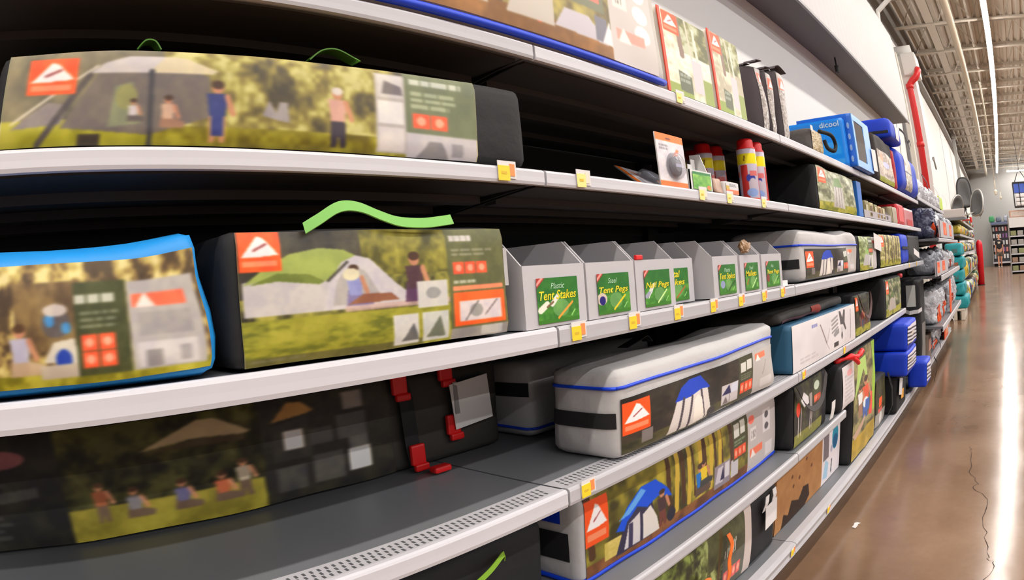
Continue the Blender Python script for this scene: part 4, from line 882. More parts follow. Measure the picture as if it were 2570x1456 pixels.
for u, v_ in ((.5, .9), (.4, .74), (.3, .55), (.22, .5), (.2, .66), (.48, .56)): p.ell(u, v_, .012, .03, (96, 62, 38))
p.poly([(.08, .0), (.1, .2), (.16, .12), (.2, .3), (.3, .2), (.36, .34), (.44, .3), (.46, .1), (.4, .0)], (52, 36, 26)); p.rect(.66, 0, 1, 1, (206, 198, 200)); p.rect(.68, .4, .78, .95, (110, 100, 104)); p.poly([(.68, .1), (.72, .4), (.78, .3), (.76, .05)], (150, 180, 200)); p.ell(.9, .66, .06, .22, (40, 126, 150)); p.ell(.9, .58, .05, .12, (30, 84, 120)); p.ell(.83, .5, .02, .06, (150, 150, 170)); p.line(.83, .1, .84, .3, .01, (90, 90, 96)); p.blur(1)
b = Bag('carton', 'torn brown cardboard carton with a white picture end on the base deck', 'carton', 2.07, 2.94, .1765, .452, CARDB, depth=.36, yf=.085, r=.006, puff=.0)
b.P(p.mat('cardboard_print', .75), 2.075, 2.935, .178, .450)
# ------------------------------------------------------------------ top shelf
p = Pic(440, 120, 61); X = lambda x: (x - .18) / 1.10; Z = lambda z: (z - 1.618) / .262
p.leaves(0, 0, 1, 1, [(110, 98, 66), (146, 132, 80), (176, 162, 86), (200, 190, 110)], 14)
for u in (.1, .2, .33, .42, .52): p.line(u, .1, u + .005, 1, .012, (100, 84, 66))
for u in (.26, .47, .58, .63): p.line(u, .2, u, 1, .012, (216, 208, 96))
p.rect(0, 0, 1, .14, (150, 104, 54)); p.leaves(0, .0, 1, .16, [(128, 90, 48), (166, 116, 62)], 18)
p.poly([(.3, .12), (.36, .5), (.46, .52), (.5, .12)], (186, 180, 168)); p.person(.4, .12, .5, (150, 150, 170), (90, 80, 80)); p.rect(.42, .2, .5, .3, (196, 190, 176)); p.ell(.62, .16, .014, .07, (214, 96, 60)); p.poly([(.54, .1), (.56, .34), (.66, .38), (.66, .1)], (190, 182, 170))
p.rect(.6, .42, .66, .8, (124, 116, 116)); p.poly([(.66, .12), (.69, .3), (.76, .3), (.82, .1)], (190, 184, 190)); p.rect(.78, .12, .82, .34, (120, 118, 128)); p.poly([(.8, .12), (.83, .34), (.84, .1)], (220, 216, 216))
p.rect(.665, .38, .815, 1, (120, 122, 98)); p.words(.68, .72, .80, .9, (170, 184, 156), 2, .8); p.icons(.675, .46, .805, .66, 3, 1, (244, 124, 106))
p.rect(.835, 0, 1, 1, (196, 188, 182)); p.rect(.85, .52, .90, .78, (220, 214, 204)); 
for u in (.862, .87, .88): p.line(u, .56, u + .004, .72, .0015, (110, 104, 98))
for v_ in (.34, .54, .76): p.ell(.95, v_, .03, .09, (228, 222, 220))
p.rect(.855, .22, .955, .32, (250, 156, 140)); p.poly([(.86, .2), (.88, .34), (.905, .2)], (240, 224, 214)); p.blur(2)
b = Bag('tent_bag', 'large pale tent bag with blue bottom piping and yellow forest print, top shelf', 'tent bag', -.15, 1.325, 1.5965, 1.90, mat('pale_stone_fabric', (208, 202, 192), .65, bump=.3, bscale=10), depth=.34, yf=-.014, r=.03, puff=.008, noise=.004, seed=61)
b.P(p.mat('yellow_forest_print'), .18, 1.28, 1.618, 1.88)
b.s.line('piping', PIPING, b.t, b.C(1.606), r=.0085, sides=('front',))
def mist(name, seed):
    p = Pic(90, 130, seed, (206, 204, 186)); p.leaves(0, 0, 1, 1, [(176, 166, 140), (206, 206, 180), (222, 224, 206)], 4); p.leaves(.3, .55, 1, 1, [(96, 96, 56), (140, 138, 86), (186, 190, 160)], 6)
    p.line(.35, .5, .32, 1, .05, (136, 112, 96)); p.line(.58, .3, .52, 1, .02, (196, 190, 168)); p.line(.72, .2, .68, .9, .03, (214, 208, 190)); p.rect(.55, .1, .78, .5, (196, 190, 192)); p.rect(0, 0, .5, .12, (140, 156, 70)); p.poly([(.22, .06), (.22, .3), (.5, .26), (.5, .05)], (96, 100, 76)); p.words(.24, .16, .48, .28, (160, 166, 150), 2, .8); p.rect(.78, 0, 1, .3, (140, 154, 76)); p.badge(.02, .74, .34, .99); p.blur(1); return p.mat(name)
for i, (x0, x1, zt, lab) in enumerate(((1.335, 1.592, 1.83, 'white flat carton with a misty forest print beside the large pale tent bag'), (1.612, 1.815, 1.846, 'white flat carton with a red left edge and misty print'))):
    b = Bag('carton', lab, 'carton', x0, x1, 1.5965, zt, mat('white_carton', (226, 220, 208), .5), depth=.26, yf=.008, r=.003, puff=.0005, seed=63 + i)
    b.P(mist('misty_print_%d' % i, 63 + i), x0 + .012, x1 - .002)
    mb = MB(); mb.box(-.002, .010, -.0018, .001, .001, zt - 1.5985, mat('red_orange_ink', (232, 70, 30), .45)); o = mb.build('edge_band', b.t); o.location = b.L(x0, .006, 1.598)
def upright(lab, x0, x1, zt, seed, flap=False):
    b = Bag('tent_bag', lab, 'tent bag', x0, x1, 1.5965, zt, DGREY, depth=.28, yf=.006, r=.014, puff=.008, noise=.006, seed=seed, group='slim dark grey bags on the top shelf')
    p = Pic(40, 150, seed, (176, 170, 166)); p.leaves(0, 0, 1, .8, [(150, 142, 136), (196, 190, 186), (120, 112, 104), (206, 202, 200)], 3); p.rect(.1, .74, .95, .92, (244, 112, 90)); p.poly([(.15, .76), (.5, .9), (.9, .76)], (240, 214, 208)); p.blur(1)
    b.P(p.mat('slim_bag_print_%d' % seed), x0 + .006, x1 - .004, 1.60, zt - .012)
    mb = MB(); q = random.Random(seed)
    for k in range(3): mb.ribbon(smooth_pts([b.L(x0 + .01 * k + .004, .03 + .05 * k, zt - .006), b.L(x0 + .01 * k + .014, .03 + .05 * k, zt + .003), b.L(x0 + .01 * k + .03, .02 + .05 * k, zt + (.002 if not flap else .007)), b.L(x0 + .01 * k + (.04 if not flap else .10), .02 + .05 * k, zt + (.002 if not flap else -.006))]), (0, 1, 0), .045, .002, DGREY)
    mb.build('top_flap', b.t); return b
upright('slim dark grey bag with a wide plain side, first right of the cartons', 1.965, 2.036, 1.838, 71)
upright('slim dark grey bag pressed between two others on the top shelf', 2.042, 2.112, 1.832, 72)
upright('slim dark grey bag with a loose strap flap at its top', 2.160, 2.240, 1.862, 73, True)
b = Bag('chair_bag', 'small grey bag with a pale print and black loop handle before the bright blue box', 'chair bag', 2.486, 2.66, 1.5965, 1.692, mat('mid_grey_fabric', (98, 92, 90), .7, bump=.2), depth=.30, yf=.004, r=.012, puff=.003, noise=.002, seed=74)
p = Pic(90, 70, 74); p.leaves(0, 0, 1, 1, [(150, 130, 96), (186, 168, 130), (214, 204, 176), (120, 96, 66)], 6, tall=.3); p.blur(1); b.P(p.mat('pale_straw_print'), 2.495, 2.655, 1.60, 1.685)
mb = MB(); mb.tube(smooth_pts([b.L(2.60, .0, 1.688), b.L(2.68, -.03, 1.68), b.L(2.72, -.035, 1.645), b.L(2.70, -.03, 1.615), b.L(2.67, -.01, 1.625), b.L(2.665, .0, 1.66)]), .009, BLACKF, 8); mb.build('loop_handle', b.t, smooth=True)
b.card(2.47, 2.50, -.002, 1.672, 1.694, WHITEP, 'paper_tag')
# bright blue boxes
b = Bag('carton', 'bright blue carton with white lettering on its side, on the top shelf', 'carton', 3.055, 3.112, 1.5965, 1.830, SKYBOX, depth=.34, yf=.0, r=.003)
lettering(b.t, 'dicool', mat('ice_blue_ink', (206, 230, 250), .5), *b.L(3.0535, .122, 1.792), width=.104, height=.027, rot=(0, 0, -math.pi / 2), bold=.01)
p = Pic(60, 80, 81, (10, 132, 232)); p.rect(.35, .45, .9, .62, (60, 150, 240)); p.rect(.5, .3, .95, .5, (44, 148, 240)); p.rect(.55, .05, 1, .18, (60, 150, 236)); p.blur(2); b.side(.01, .26, 1.60, 1.785, p.mat('blue_side_print', .35))
b = Bag('carton', 'bright blue carton with four round icons and a window showing dark fabric', 'carton', 3.125, 3.53, 1.5965, 1.862, SKYBOX2, depth=.30, yf=-.034, r=.003)
for k in range(4):
    mb = MB(); z = 1.80 - .055 * k; v = [b.L(3.1235, -.014 + .0075 * math.cos(a * .3927), z + .016 * math.sin(a * .3927)) for a in range(16)]; w2 = [b.L(3.1228, -.014 + .005 * math.cos(a * .3927), z + .012 * math.sin(a * .3927)) for a in range(16)]
    mb.add(v, [tuple(range(16))], LETTERLB); mb.add(w2, [tuple(range(16))], mat('icon_grey', (170, 190, 220), .5))
    mb.build('round_icon', b.t)
mb = MB(); F = mat('window_frame_sheen', (92, 160, 236), .35)  # carton front in lighter blue, its reflection mixed into the colour
for (xa, xb, za, zb_) in ((3.127, 3.16, 1.598, 1.86), (3.37, 3.528, 1.598, 1.86), (3.16, 3.37, 1.598, 1.632), (3.16, 3.37, 1.83, 1.86)): mb.box(*[b.L(xa, 0, 0)[0], b.L(xb, 0, 0)[0]], b.L(0, -.040, 0)[1], b.L(0, -.034, 0)[1], za - 1.5965, zb_ - 1.5965, F)
mb.build('front_frame', b.t)
mb = MB(); mb.box(b.L(3.16, 0, 0)[0], b.L(3.37, 0, 0)[0], b.L(0, -.0352, 0)[1], b.L(0, -.034, 0)[1], .036, .233, mat('window_dark_mesh', (58, 54, 52), .6))
for k in range(9): mb.tube([b.L(3.17 + .022 * k, -.036, 1.634), b.L(3.182 + .022 * k, -.038, 1.73), b.L(3.166 + .022 * k, -.036, 1.828)], .004, mat('pale_mesh_thread', (130, 124, 120), .5), 5)
mb.build('folded_mesh', b.t)
b.card(3.50, 3.62, -.046, 1.615, 1.735, WHITEP, 'paper_tag', tilt=-.06)
blue_pack('royal blue pack standing behind the blue window carton', 3.58, 3.82, 1.5965, 1.925, .11, .25, 82, False)
b = Bag('chair_bag', 'black bag with a pale picture and yellow green base among the tall blue packs', 'chair bag', 3.84, 4.46, 1.5965, 1.90, mat('warm_black_fabric', (50, 42, 38), .75, bump=.2), depth=.11, yf=-.01, r=.02, puff=.006, noise=.004, seed=83, topsag=.01)
p = Pic(110, 110, 83); p.leaves(0, 0, 1, 1, [(150, 136, 122), (176, 160, 146), (196, 186, 170), (140, 120, 104)], 5); p.rect(0, 0, 1, .16, (146, 150, 40)); p.ell(.24, .78, .1, .12, (244, 130, 90)); p.ell(.5, .6, .2, .1, (180, 180, 210)); p.words(.3, .2, .8, .34, (110, 90, 76), 1, .7); p.blur(1)
b.P(p.mat('pale_picture_print'), 3.88, 4.44, 1.60, 1.80)
DREDB = Bag('chair_bag', 'dark red bag squeezed between the black bag and the tall blue packs', 'chair bag', 4.48, 4.60, 1.5965, 1.882, DRED, depth=.26, yf=-.01, r=.02, puff=.006, noise=.003, seed=84)
b = blue_pack('tall royal blue pack with white patches at the end of the top shelf', 4.63, 5.70, 1.5965, 1.93, -.035, .28, 85, False, r=.09)
p = Pic(60, 140, 86, (196, 190, 184)); p.leaves(0, 0, 1, 1, [(196, 190, 184), (150, 140, 116), (210, 204, 200)], 4); p.rect(0, .5, 1, .54, (90, 90, 100)); p.blur(1); b.P(p.mat('white_strip_print'), 4.90, 5.25, 1.61, 1.90)
b.side(.0, .05, 1.62, 1.70, WHITEP, 'white_patch'); b.side(.0, .05, 1.78, 1.84, WHITEP, 'white_patch')
b = blue_pack('royal blue pack leaning on top with black straps, highest on the top shelf', 4.36, 4.84, 1.932, 2.075, -.05, .26, 87, False)
b.P(mat('white_strip', (214, 212, 214), .5), 4.55, 4.72, 1.95, 2.06, name='front_strip')
b.side(-.03, .2, 1.965, 1.985, BLACKF, 'side_strap', 'black side strap'); b.strap(smooth_pts([(4.80, -.05, 2.06), (4.88, -.07, 2.04), (4.96, -.08, 1.98), (5.02, -.09, 2.0), (5.08, -.09, 1.97)]), (0, 0, 1), .02, BLACKF); b.strap(smooth_pts([(4.96, -.08, 1.98), (4.97, -.09, 1.93)], 3), (1, 0, 0), .03, BLACKF)

# ------------------------------------------------------------------ second shelf, right
def blister(lab, loc, rot):
    t = thing('blister_card', lab, 'card pack', loc, 0, 'orange topped card packs'); t.rotation_mode = 'YXZ'; t.rotation_euler = rot
    p = Pic(70, 100, 91, (206, 200, 202)); p.leaves(0, 0, 1, .86, [(196, 190, 196), (216, 210, 210)], 4); p.rect(0, .86, 1, 1, (240, 116, 40)); p.rect(0, 0, 1, .1, (240, 110, 40)); p.words(.08, .68, .5, .8, (120, 116, 120), 2, .7); p.poly([(.5, .56), (.72, .74), (.8, .72), (.66, .54)], (244, 130, 90)); p.ell(.44, .91, .1, .02, (120, 60, 30)); p.ell(.5, .36, .26, .2, (120, 120, 128), .5); p.blur(1)
    so = Soft(.13, .004, .128, r=.0015); so.build_body(WHITEP, t, 'card'); so.panel('front_print', p.mat('blister_print'), t, -.99, .99, -.99, .99, out=.0006, n=(4, 4))
    mb = MB(); mb.lathe([(.034, 0), (.032, .012), (.026, .018), (.006, .02)], mat('clear_blister', (190, 190, 198), .12, alpha=.35), 20); o = mb.build('blister', t, smooth=True); o.rotation_euler = (math.pi / 2, 0, 0); o.location = (.004, -.0035, .05)
    mb = MB(); mb.lathe([(.024, 0), (.024, .008), (.014, .012)], mat('dark_lens', (70, 68, 76), .2), 18); mb.box(-.014, .014, -.004, .004, .012, .0135, mat('pale_lens_bar', (190, 190, 220), .3)); o = mb.build('lens', t, smooth=False); o.rotation_euler = (math.pi / 2, 0, 0); o.location = (.004, -.0037, .05)
blister('white card pack with orange top and a clear blister, upright on the second shelf', (1.322, .014, 1.3598), (-.03, 0, 0))
blister('toppled white card pack with orange top lying behind the upright card pack', (1.50, .15, 1.398), (-1.0, -1.2, 0))
t = thing('leaflet_tray', 'small white tray with a green picture between the card pack and the spray tubes', 'tray', (1.462, .012, 1.3595))
mb = MB(); PW = mat('white_tray', (226, 224, 222), .4)
mb.box(-.062, .062, 0, .003, 0, .052, PW); mb.box(-.062, .062, 0, .06, 0, .003, PW); mb.box(-.062, .062, .057, .06, 0, .06, PW)
for s_ in (-1, 1): mb.add([(s_ * .062 + dx, y, z) for dx in (0, -s_ * .003) for y, z in ((0, 0), (.06, 0), (.06, .108 if s_ > 0 else .06), (.03, .106 if s_ > 0 else .058), (.012, .055), (0, .052))], [(0, 1, 2, 3, 4, 5), (11, 10, 9, 8, 7, 6)] + [(i, i + 6, (i + 1) % 6 + 6, (i + 1) % 6) for i in range(6)], PW)
for k in range(3): mb.box(-.03 + .03 * k, -.008 + .03 * k, .03 + .006 * k, .032 + .006 * k, .003, .06 + .016 * k, PW)
mb.build('tray', t)
p = Pic(60, 40, 92, (100, 160, 64)); p.leaves(0, 0, 1, 1, [(76, 140, 56), (140, 190, 80)], 3); p.rect(0, .85, 1, 1, (50, 120, 60)); p.ell(.85, .15, .12, .12, (230, 120, 70)); p.blur(1)
so = Soft(.10, .002, .044, r=.0005); o = so.panel('green_card', p.mat('green_card_print'), t, -1, 1, -1, 1, out=0, n=(2, 2)); o.location = (0, -.0012, .004)
b = Bag('packet', 'small creased packet leaning right of the white tray', 'packet', 1.535, 1.59, 1.3595, 1.405, mat('brown_white_packet', (176, 140, 118), .4, noise=.3, nscale=60), depth=.03, yf=.01, r=.008, noise=.006, seed=93, lean=.2)
b = Bag('packet', 'low white packet with an orange base beside the creased one', 'packet', 1.595, 1.685, 1.3595, 1.397, WHITEP, depth=.05, yf=.01, r=.003, seed=94)
p = Pic(60, 30, 94, (196, 194, 196)); p.rect(0, 0, 1, .35, (240, 110, 70)); p.words(.25, .6, .9, .9, (110, 110, 112), 2, .7); p.rect(0, .35, .25, .7, (190, 160, 70)); p.blur(1); b.P(p.mat('low_packet_print'))
p = Pic(96, 150, 95, (196, 190, 206))
for k in range(3):
    u = .02 + k / 3; p.rect(u, 0, u + .13, .68, (186, 56, 52)); p.ell(u + .17, .42, .08, .08, (60, 70, 160)); p.ell(u + .2, .3, .07, .12, (200, 190, 200)); p.ell(u + .18, .14, .1, .08, (150, 176, 226)); p.rect(u + .16, .46, u + .3, .56, (214, 120, 120))
p.rect(0, 0, 1, .03, (240, 90, 60)); p.rect(0, .70, 1, .9, (250, 214, 40)); 
for k in range(3): p.line(.1 + k / 3, .76, .12 + k / 3, .86, .01, (90, 80, 30))
p.blur(1); TUBEP = p.mat('spray_tube_print', .3)
for (x, y, lab) in ((1.845, .040, 'front left spray tube with red cap and yellow band'), (1.925, .042, 'front right spray tube with red cap and yellow band'), (1.80, .17, 'dim spray tube in the second row, left'), (1.88, .165, 'dim spray tube in the second row, right'), (1.79, .26, 'dim spray tube in the back row, left'), (1.875, .25, 'dim spray tube in the back row, right')):
    t = thing('spray_tube', lab, 'spray can', (x, y, 1.3595), random.Random(int(x * 99)).uniform(-.4, .4), 'red capped spray tubes')
    me = bpy.data.meshes.new('body'); N = 24; v = []; uv = []
    pr = [(.028, 0), (.0305, .003), (.0305, .158)]
    for r, z in pr: v += [(r * math.sin(2 * math.pi * k / N), -r * math.cos(2 * math.pi * k / N), z) for k in range(N + 1)]
    f = [(i * (N + 1) + k, i * (N + 1) + k + 1, (i + 1) * (N + 1) + k + 1, (i + 1) * (N + 1) + k) for i in range(2) for k in range(N)]
    me.from_pydata(v, [], f); ul = me.uv_layers.new(name='UVMap')
    for lp in me.loops: ul.data[lp.index].uv = ((lp.vertex_index % (N + 1)) / N, v[lp.vertex_index][2] / .158)
    me.polygons.foreach_set('use_smooth', [True] * len(me.polygons)); me.materials.append(TUBEP); o = bpy.data.objects.new('body', me); COL.objects.link(o); o.parent = t
    mb = MB(); mb.lathe([(.0305, .157), (.0305, .16), (.026, .166), (.026, .184), (.022, .19), (.006, .192)], RED, 24); mb.build('cap', t, smooth=True)
CAB3 = camp('pop_up_print', 101, 'cabin', 180, 130, right=1, pal=[(96, 96, 70), (130, 132, 96), (160, 160, 128), (186, 186, 166)], tent=(176, 168, 160), roof=(104, 130, 70))
b = Bag('tent_bag', 'black bag with a tent print and orange badge near the middle of the second shelf', 'tent bag', 2.465, 3.16, 1.3595, 1.545, BLACKF, depth=.30, yf=.004, r=.014, puff=.005, noise=.003, seed=101); b.P(CAB3, 2.49, 3.15)
mb = MB(); mb.rbox(3.19, 3.29, .0, .28, 1.3598, 1.535, mat('mid_blue_card', (40, 110, 196), .5), .003); o = mb.build('carton', None); tag(o, 'narrow mid blue carton right of the black tent bag on the second shelf', 'carton')
t = thing('display_tray', 'grey cardboard display tray with small windows on the second shelf', 'tray', (3.33, .006, 1.3595))
mb = MB(); TG = mat('grey_tray_card', (176, 168, 172), .6); L_ = .86
mb.box(0, L_, 0, .26, 0, .003, TG); mb.box(0, L_, .257, .26, 0, .11, TG)
for x in (0, L_ - .003): mb.add([(x + dx, y, z) for dx in (0, .003) for y, z in ((0, 0), (.26, 0), (.26, .11), (.08, .10), (0, .042))], [(0, 1, 2, 3, 4), (9, 8, 7, 6, 5)] + [(i, i + 5, (i + 1) % 5 + 5, (i + 1) % 5) for i in range(5)], TG)
xs = [0, .16, .24, .38, .45, .48, .55, .58, .65, .68, .75, .86]
mb.box(0, L_, 0, .003, 0, .012, TG); mb.box(0, L_, 0, .003, .034, .042, TG)
for i in range(0, len(xs) - 1, 2): mb.box(xs[i], xs[i + 1], 0, .003, .012, .034, TG)
mb.build('tray', t)
for k in range(5):
    c = [(150, 140, 90), (186, 174, 120), (120, 116, 70), (196, 160, 110), (170, 150, 110)][k]
    b = Bag('small_box', ['olive small box at the left of the display tray', 'straw coloured small box in the display tray', 'dark olive small box in the middle of the display tray', 'tan small box in the display tray', 'sand coloured small box at the right of the display tray'][k], 'box', 3.50 + .13 * k, 3.61 + .13 * k, 1.3628, 1.462 - .004 * k, mat('small_box_card_%d' % k, c, .6), depth=.18, yf=.035, r=.002, group='small boxes in the display tray'); b.P(mat('small_box_label_%d' % (k % 2), ((206, 196, 160), (120, 90, 60))[k % 2], .6), b.x0 + .02, b.x1 - .03, 1.39, 1.44, name='label')
b = Bag('packet', 'khaki packet right of the grey display tray', 'packet', 4.22, 4.46, 1.3595, 1.47, mat('khaki_packet', (160, 150, 120), .5, noise=.2, nscale=30), depth=.2, yf=.004, r=.01, noise=.004, seed=103); b.P(mat('khaki_packet_print', (176, 160, 140), .5, noise=.3, nscale=20), 4.24, 4.44)
b = Bag('carton', 'bright red carton near the end of the second shelf', 'carton', 4.50, 4.80, 1.3595, 1.50, mat('red_card', (206, 34, 48), .5), depth=.26, yf=.01, r=.004); b.P(mat('red_card_print', (222, 90, 90), .5), 4.56, 4.78, 1.38, 1.48)
b = Bag('carton', 'clear and red carton at the end of the second shelf', 'carton', 4.84, 5.35, 1.3595, 1.492, mat('clear_red_plastic', (214, 130, 134), .25), depth=.26, yf=.01, r=.004); b.P(mat('clear_red_print', (196, 40, 40), .4), 4.95, 5.25, 1.365, 1.41)

# ------------------------------------------------------------------ third shelf, right
b = Bag('tent_bag', 'small leafy green print bag with a white sheet, beside the pale tent box', 'tent bag', 3.12, 3.58, 1.0895, 1.268, CHARC, depth=.28, yf=.004, r=.014, puff=.005, noise=.003, seed=111)
b.P(camp('leafy_green_print', 111, 'dome', 120, 120, right=.5, badge=False, pal=[(90, 100, 60), (130, 140, 84), (166, 176, 130)], tent=(176, 172, 170), roof=(140, 170, 90)), 3.13, 3.57); b.card(3.46, 3.66, -.008, 1.19, 1.272, WHITEP, 'paper_sheet', tilt=.10, label='white paper sheet')
b = Bag('tent_bag', 'black bag with a tall reed print and orange badge on the third shelf', 'tent bag', 3.655, 4.46, 1.0895, 1.285, BLACKF, depth=.30, yf=.0, r=.014, puff=.005, noise=.003, seed=112)
b.P(camp('reed_print', 112, 'trees', 130, 130, right=1, pal=[(96, 90, 44), (136, 128, 66), (166, 156, 96), (190, 182, 130)]), 3.665, 4.45)
b = blue_pack('royal blue pack wedged upright between the reed print bag and the black carton', 4.50, 4.86, 1.0895, 1.30, -.0, .28, 113, False); b.strap([(4.5, -.004, 1.2), (4.68, -.01, 1.195), (4.86, -.004, 1.2)], (0, 0, 1), .02, BLACKF, 'belt')
b = Bag('carton', 'black carton with a pale top edge at the end of the third shelf', 'carton', 4.95, 5.66, 1.0895, 1.292, mat('black_card', (52, 52, 52), .6), depth=.28, yf=.02, r=.004); b.card(4.93, 5.25, -.03, 1.13, 1.175, WHITEP, 'paper_tag', tilt=.12, label='white paper tag'); b.s.panel('top_band', mat('pale_green_band', (190, 200, 150), .5), b.t, -.9, .6, -.9, .2, side='top', n=(4, 4))

# ------------------------------------------------------------------ crinkled silver packs in the sixth unit
q = random.Random(77)
LV = [(1.64, 1.90, 'top shelf'), (1.27, 1.57, 'second shelf'), (.95, 1.20, 'third shelf'), (.52, .86, 'fourth shelf'), (.1755, .44, 'base deck')]
ORP = mat('orange_label', (240, 92, 44), .4); ORD = mat('orange_dark_label', (176, 70, 50), .5)
places = ['first', 'second', 'third', 'fourth', 'fifth and last']
for li, (zb, zt, nm) in enumerate(LV):
    n = 5
    for k in range(n):
        x0 = (5.78 if li < 4 else 6.02) + k * (.56 if li < 4 else .5); x1 = x0 + (.55 if li < 4 else .49); h = zt - zb - q.uniform(0, .05)
        mt = [SILVER, SILVERD, NAVYF if k == 0 and li == 1 else SILVER][q.randrange(3)] if not (k == 0 and li in (1, 4)) else NAVYF
        b = Bag('silver_pack', '%s crinkled film pack on the %s of the silver packs unit' % (places[k], nm), 'pack', x0, x1, zb + .001, zb + h, mt, depth=.36, yf=(.02, -.125, -.125, -.125, .0)[li], r=.06, puff=.02, noise=.035, nf=2.4, seed=200 + li * 10 + k, topsag=.03, group='crinkled silver packs')
        if li in (1, 2, 3, 4) and k in (0, 1, 3): b.P(ORP if k != 3 else ORD, x0 + .1, x0 + .30, zb + .02, zb + h * .55, name='label', out=.0025)
        if k % 2 == 0:
            mb = MB(); mb.ribbon(smooth_pts([b.L(x0 + .1, -.05, zb + h * .9), b.L(x0 + .2, -.085, zb + h * .6), b.L(x0 + .34, -.08, zb + h * .3)]), (1, 0, .4), .03, .003, WHITEP if k else DGREY); mb.build('film_fold', b.t)
for (x0, x1, zb, zt, pr, lab) in ((5.98, 7.9, 1.272, 1.43, (6.35, 6.75, 7.2, 7.5), 'upper grey tray with two orange labels holding silver packs'), (5.35, 6.6, .952, 1.075, (5.4, 5.62, 5.9, 6.2), 'lower grey tray with two orange labels in front of the silver packs')):
    t = thing('label_tray', lab, 'tray', (x0, -.172, zb)); mb = MB(); L_ = x1 - x0
    mb.box(0, L_, 0, .004, 0, zt - zb, TRAYG); mb.box(0, L_, 0, .020, 0, .004, TRAYG); mb.box(0, .004, 0, .020, 0, zt - zb, TRAYG); mb.box(L_ - .004, L_, 0, .020, 0, zt - zb, TRAYG); mb.build('tray', t)
    for i in (0, 2):
        mb = MB(); mb.box(pr[i] - x0, pr[i + 1] - x0, -.0015, 0, .03, zt - zb - .008, ORP); mb.build('label', t)
        mb = MB(); mb.box((pr[i] + pr[i + 1]) / 2 - x0 - .06, (pr[i] + pr[i + 1]) / 2 - x0 + .06, -.003, -.0014, .04, zt - zb - .05, mat('pale_orange_print', (250, 160, 110), .5)); mb.build('label_print', t)
b = Bag('orange_sign', 'tall orange divider sign between the silver packs of the fourth shelf', 'sign', 6.86, 7.05, .522, .86, ORP, depth=.012, yf=-.158, r=.003)
b = Bag('orange_sign', 'orange and pale divider sign at the base of the silver packs unit', 'sign', 7.4, 7.95, .1755, .462, ORP, depth=.012, yf=-.03, r=.003); b.P(mat('pale_orange_print', (250, 160, 110), .5), 7.55, 7.8, .22, .45)
b = Bag('carton', 'open brown carton under the fourth shelf of the silver packs unit', 'carton', 5.74, 5.99, .1765, .445, mat('dull_brown_card', (120, 104, 92), .7), depth=.2, yf=-.02, r=.004); b.P(mat('pink_card_print', (200, 150, 136), .6), 5.76, 5.97, .3, .4)
# ------------------------------------------------------------------ farther run of goods, teal stack, bollard
t = thing('pallet', 'white slatted pallet under the teal bags at the run end', 'pallet', (11.25, .10, 0))
PALW = mat('white_pallet_wood', (206, 196, 180), .6)
for y in (-.15, .0, .15): mb = MB(); mb.rbox(-.25, .75, y - .035, y + .035, 0, .15, PALW, .006); mb.build('runner', t)
for k in range(6): mb = MB(); mb.rbox(-.25 + .18 * k, -.12 + .18 * k, -.19, .19, .15, .185, PALW, .006); mb.build('slat', t)
for k in range(5):
    zb = .186 + .215 * k
    b = Bag('teal_bag', ['lowest teal bag of the stack, on the pallet', 'second teal bag from the pallet', 'middle teal bag of the stack', 'second teal bag from the top', 'topmost teal bag of the stack'][k], 'bag', 11.02, 11.95, zb, zb + .214, TEAL, depth=.36, yf=-.09 - (.08 if k == 0 else .02 * (k % 2)), r=.035, puff=.012, noise=.012, seed=300 + k, group='stacked teal bags')
    b.side(-.0, .12, zb + .05, zb + .12, mat('teal_label', (70, 110, 110), .6) if k != 3 else mat('dim_orange_label', (150, 96, 70), .6), 'label')
u = thing('shelving_unit', 'far shelving unit loaded with fishing and garden goods beyond the teal bags', 'shelving', (12.2, 0, 0), group='gondola shelving along the left wall')
mb = MB(); mb.box(0, 9, YB, YB + .02, 0, 1.9, DARK); mb.build('back_panel', u)
mb = MB(); mb.box(0, 9, .0, YB, .10, .14, SHELF); mb.build('base_deck', u)
mb = MB(); mb.box(0, 9, .06, .08, 0, .10, DARK); mb.build('kick_plate', u)
for z in (.62, 1.08, 1.42, 1.72):
    mb = MB(); mb.box(0, 9, .0, YB, z - .03, z, SHELF); s_ = mb.build('shelf', u); mb = MB(); mb.box(0, 9, -.012, 0, z - .04, z - .0005, LIPG); mb.build('lip', s_)
q = random.Random(13)
cols = [('olive', (128, 124, 60)), ('khaki', (160, 152, 116)), ('grey', (150, 150, 152)), ('white', (214, 212, 208)), ('yellow', (206, 180, 60)), ('charcoal', (60, 60, 62)), ('navy', (50, 52, 92)), ('dark green', (48, 84, 60)), ('brown', (110, 90, 66)), ('pale green', (176, 190, 120))]
rows = [(.141, .55, 'base deck'), (.62, 1.0, 'lowest shelf'), (1.08, 1.32, 'middle shelf'), (1.42, 1.64, 'upper shelf'), (1.72, 1.94, 'top shelf')]
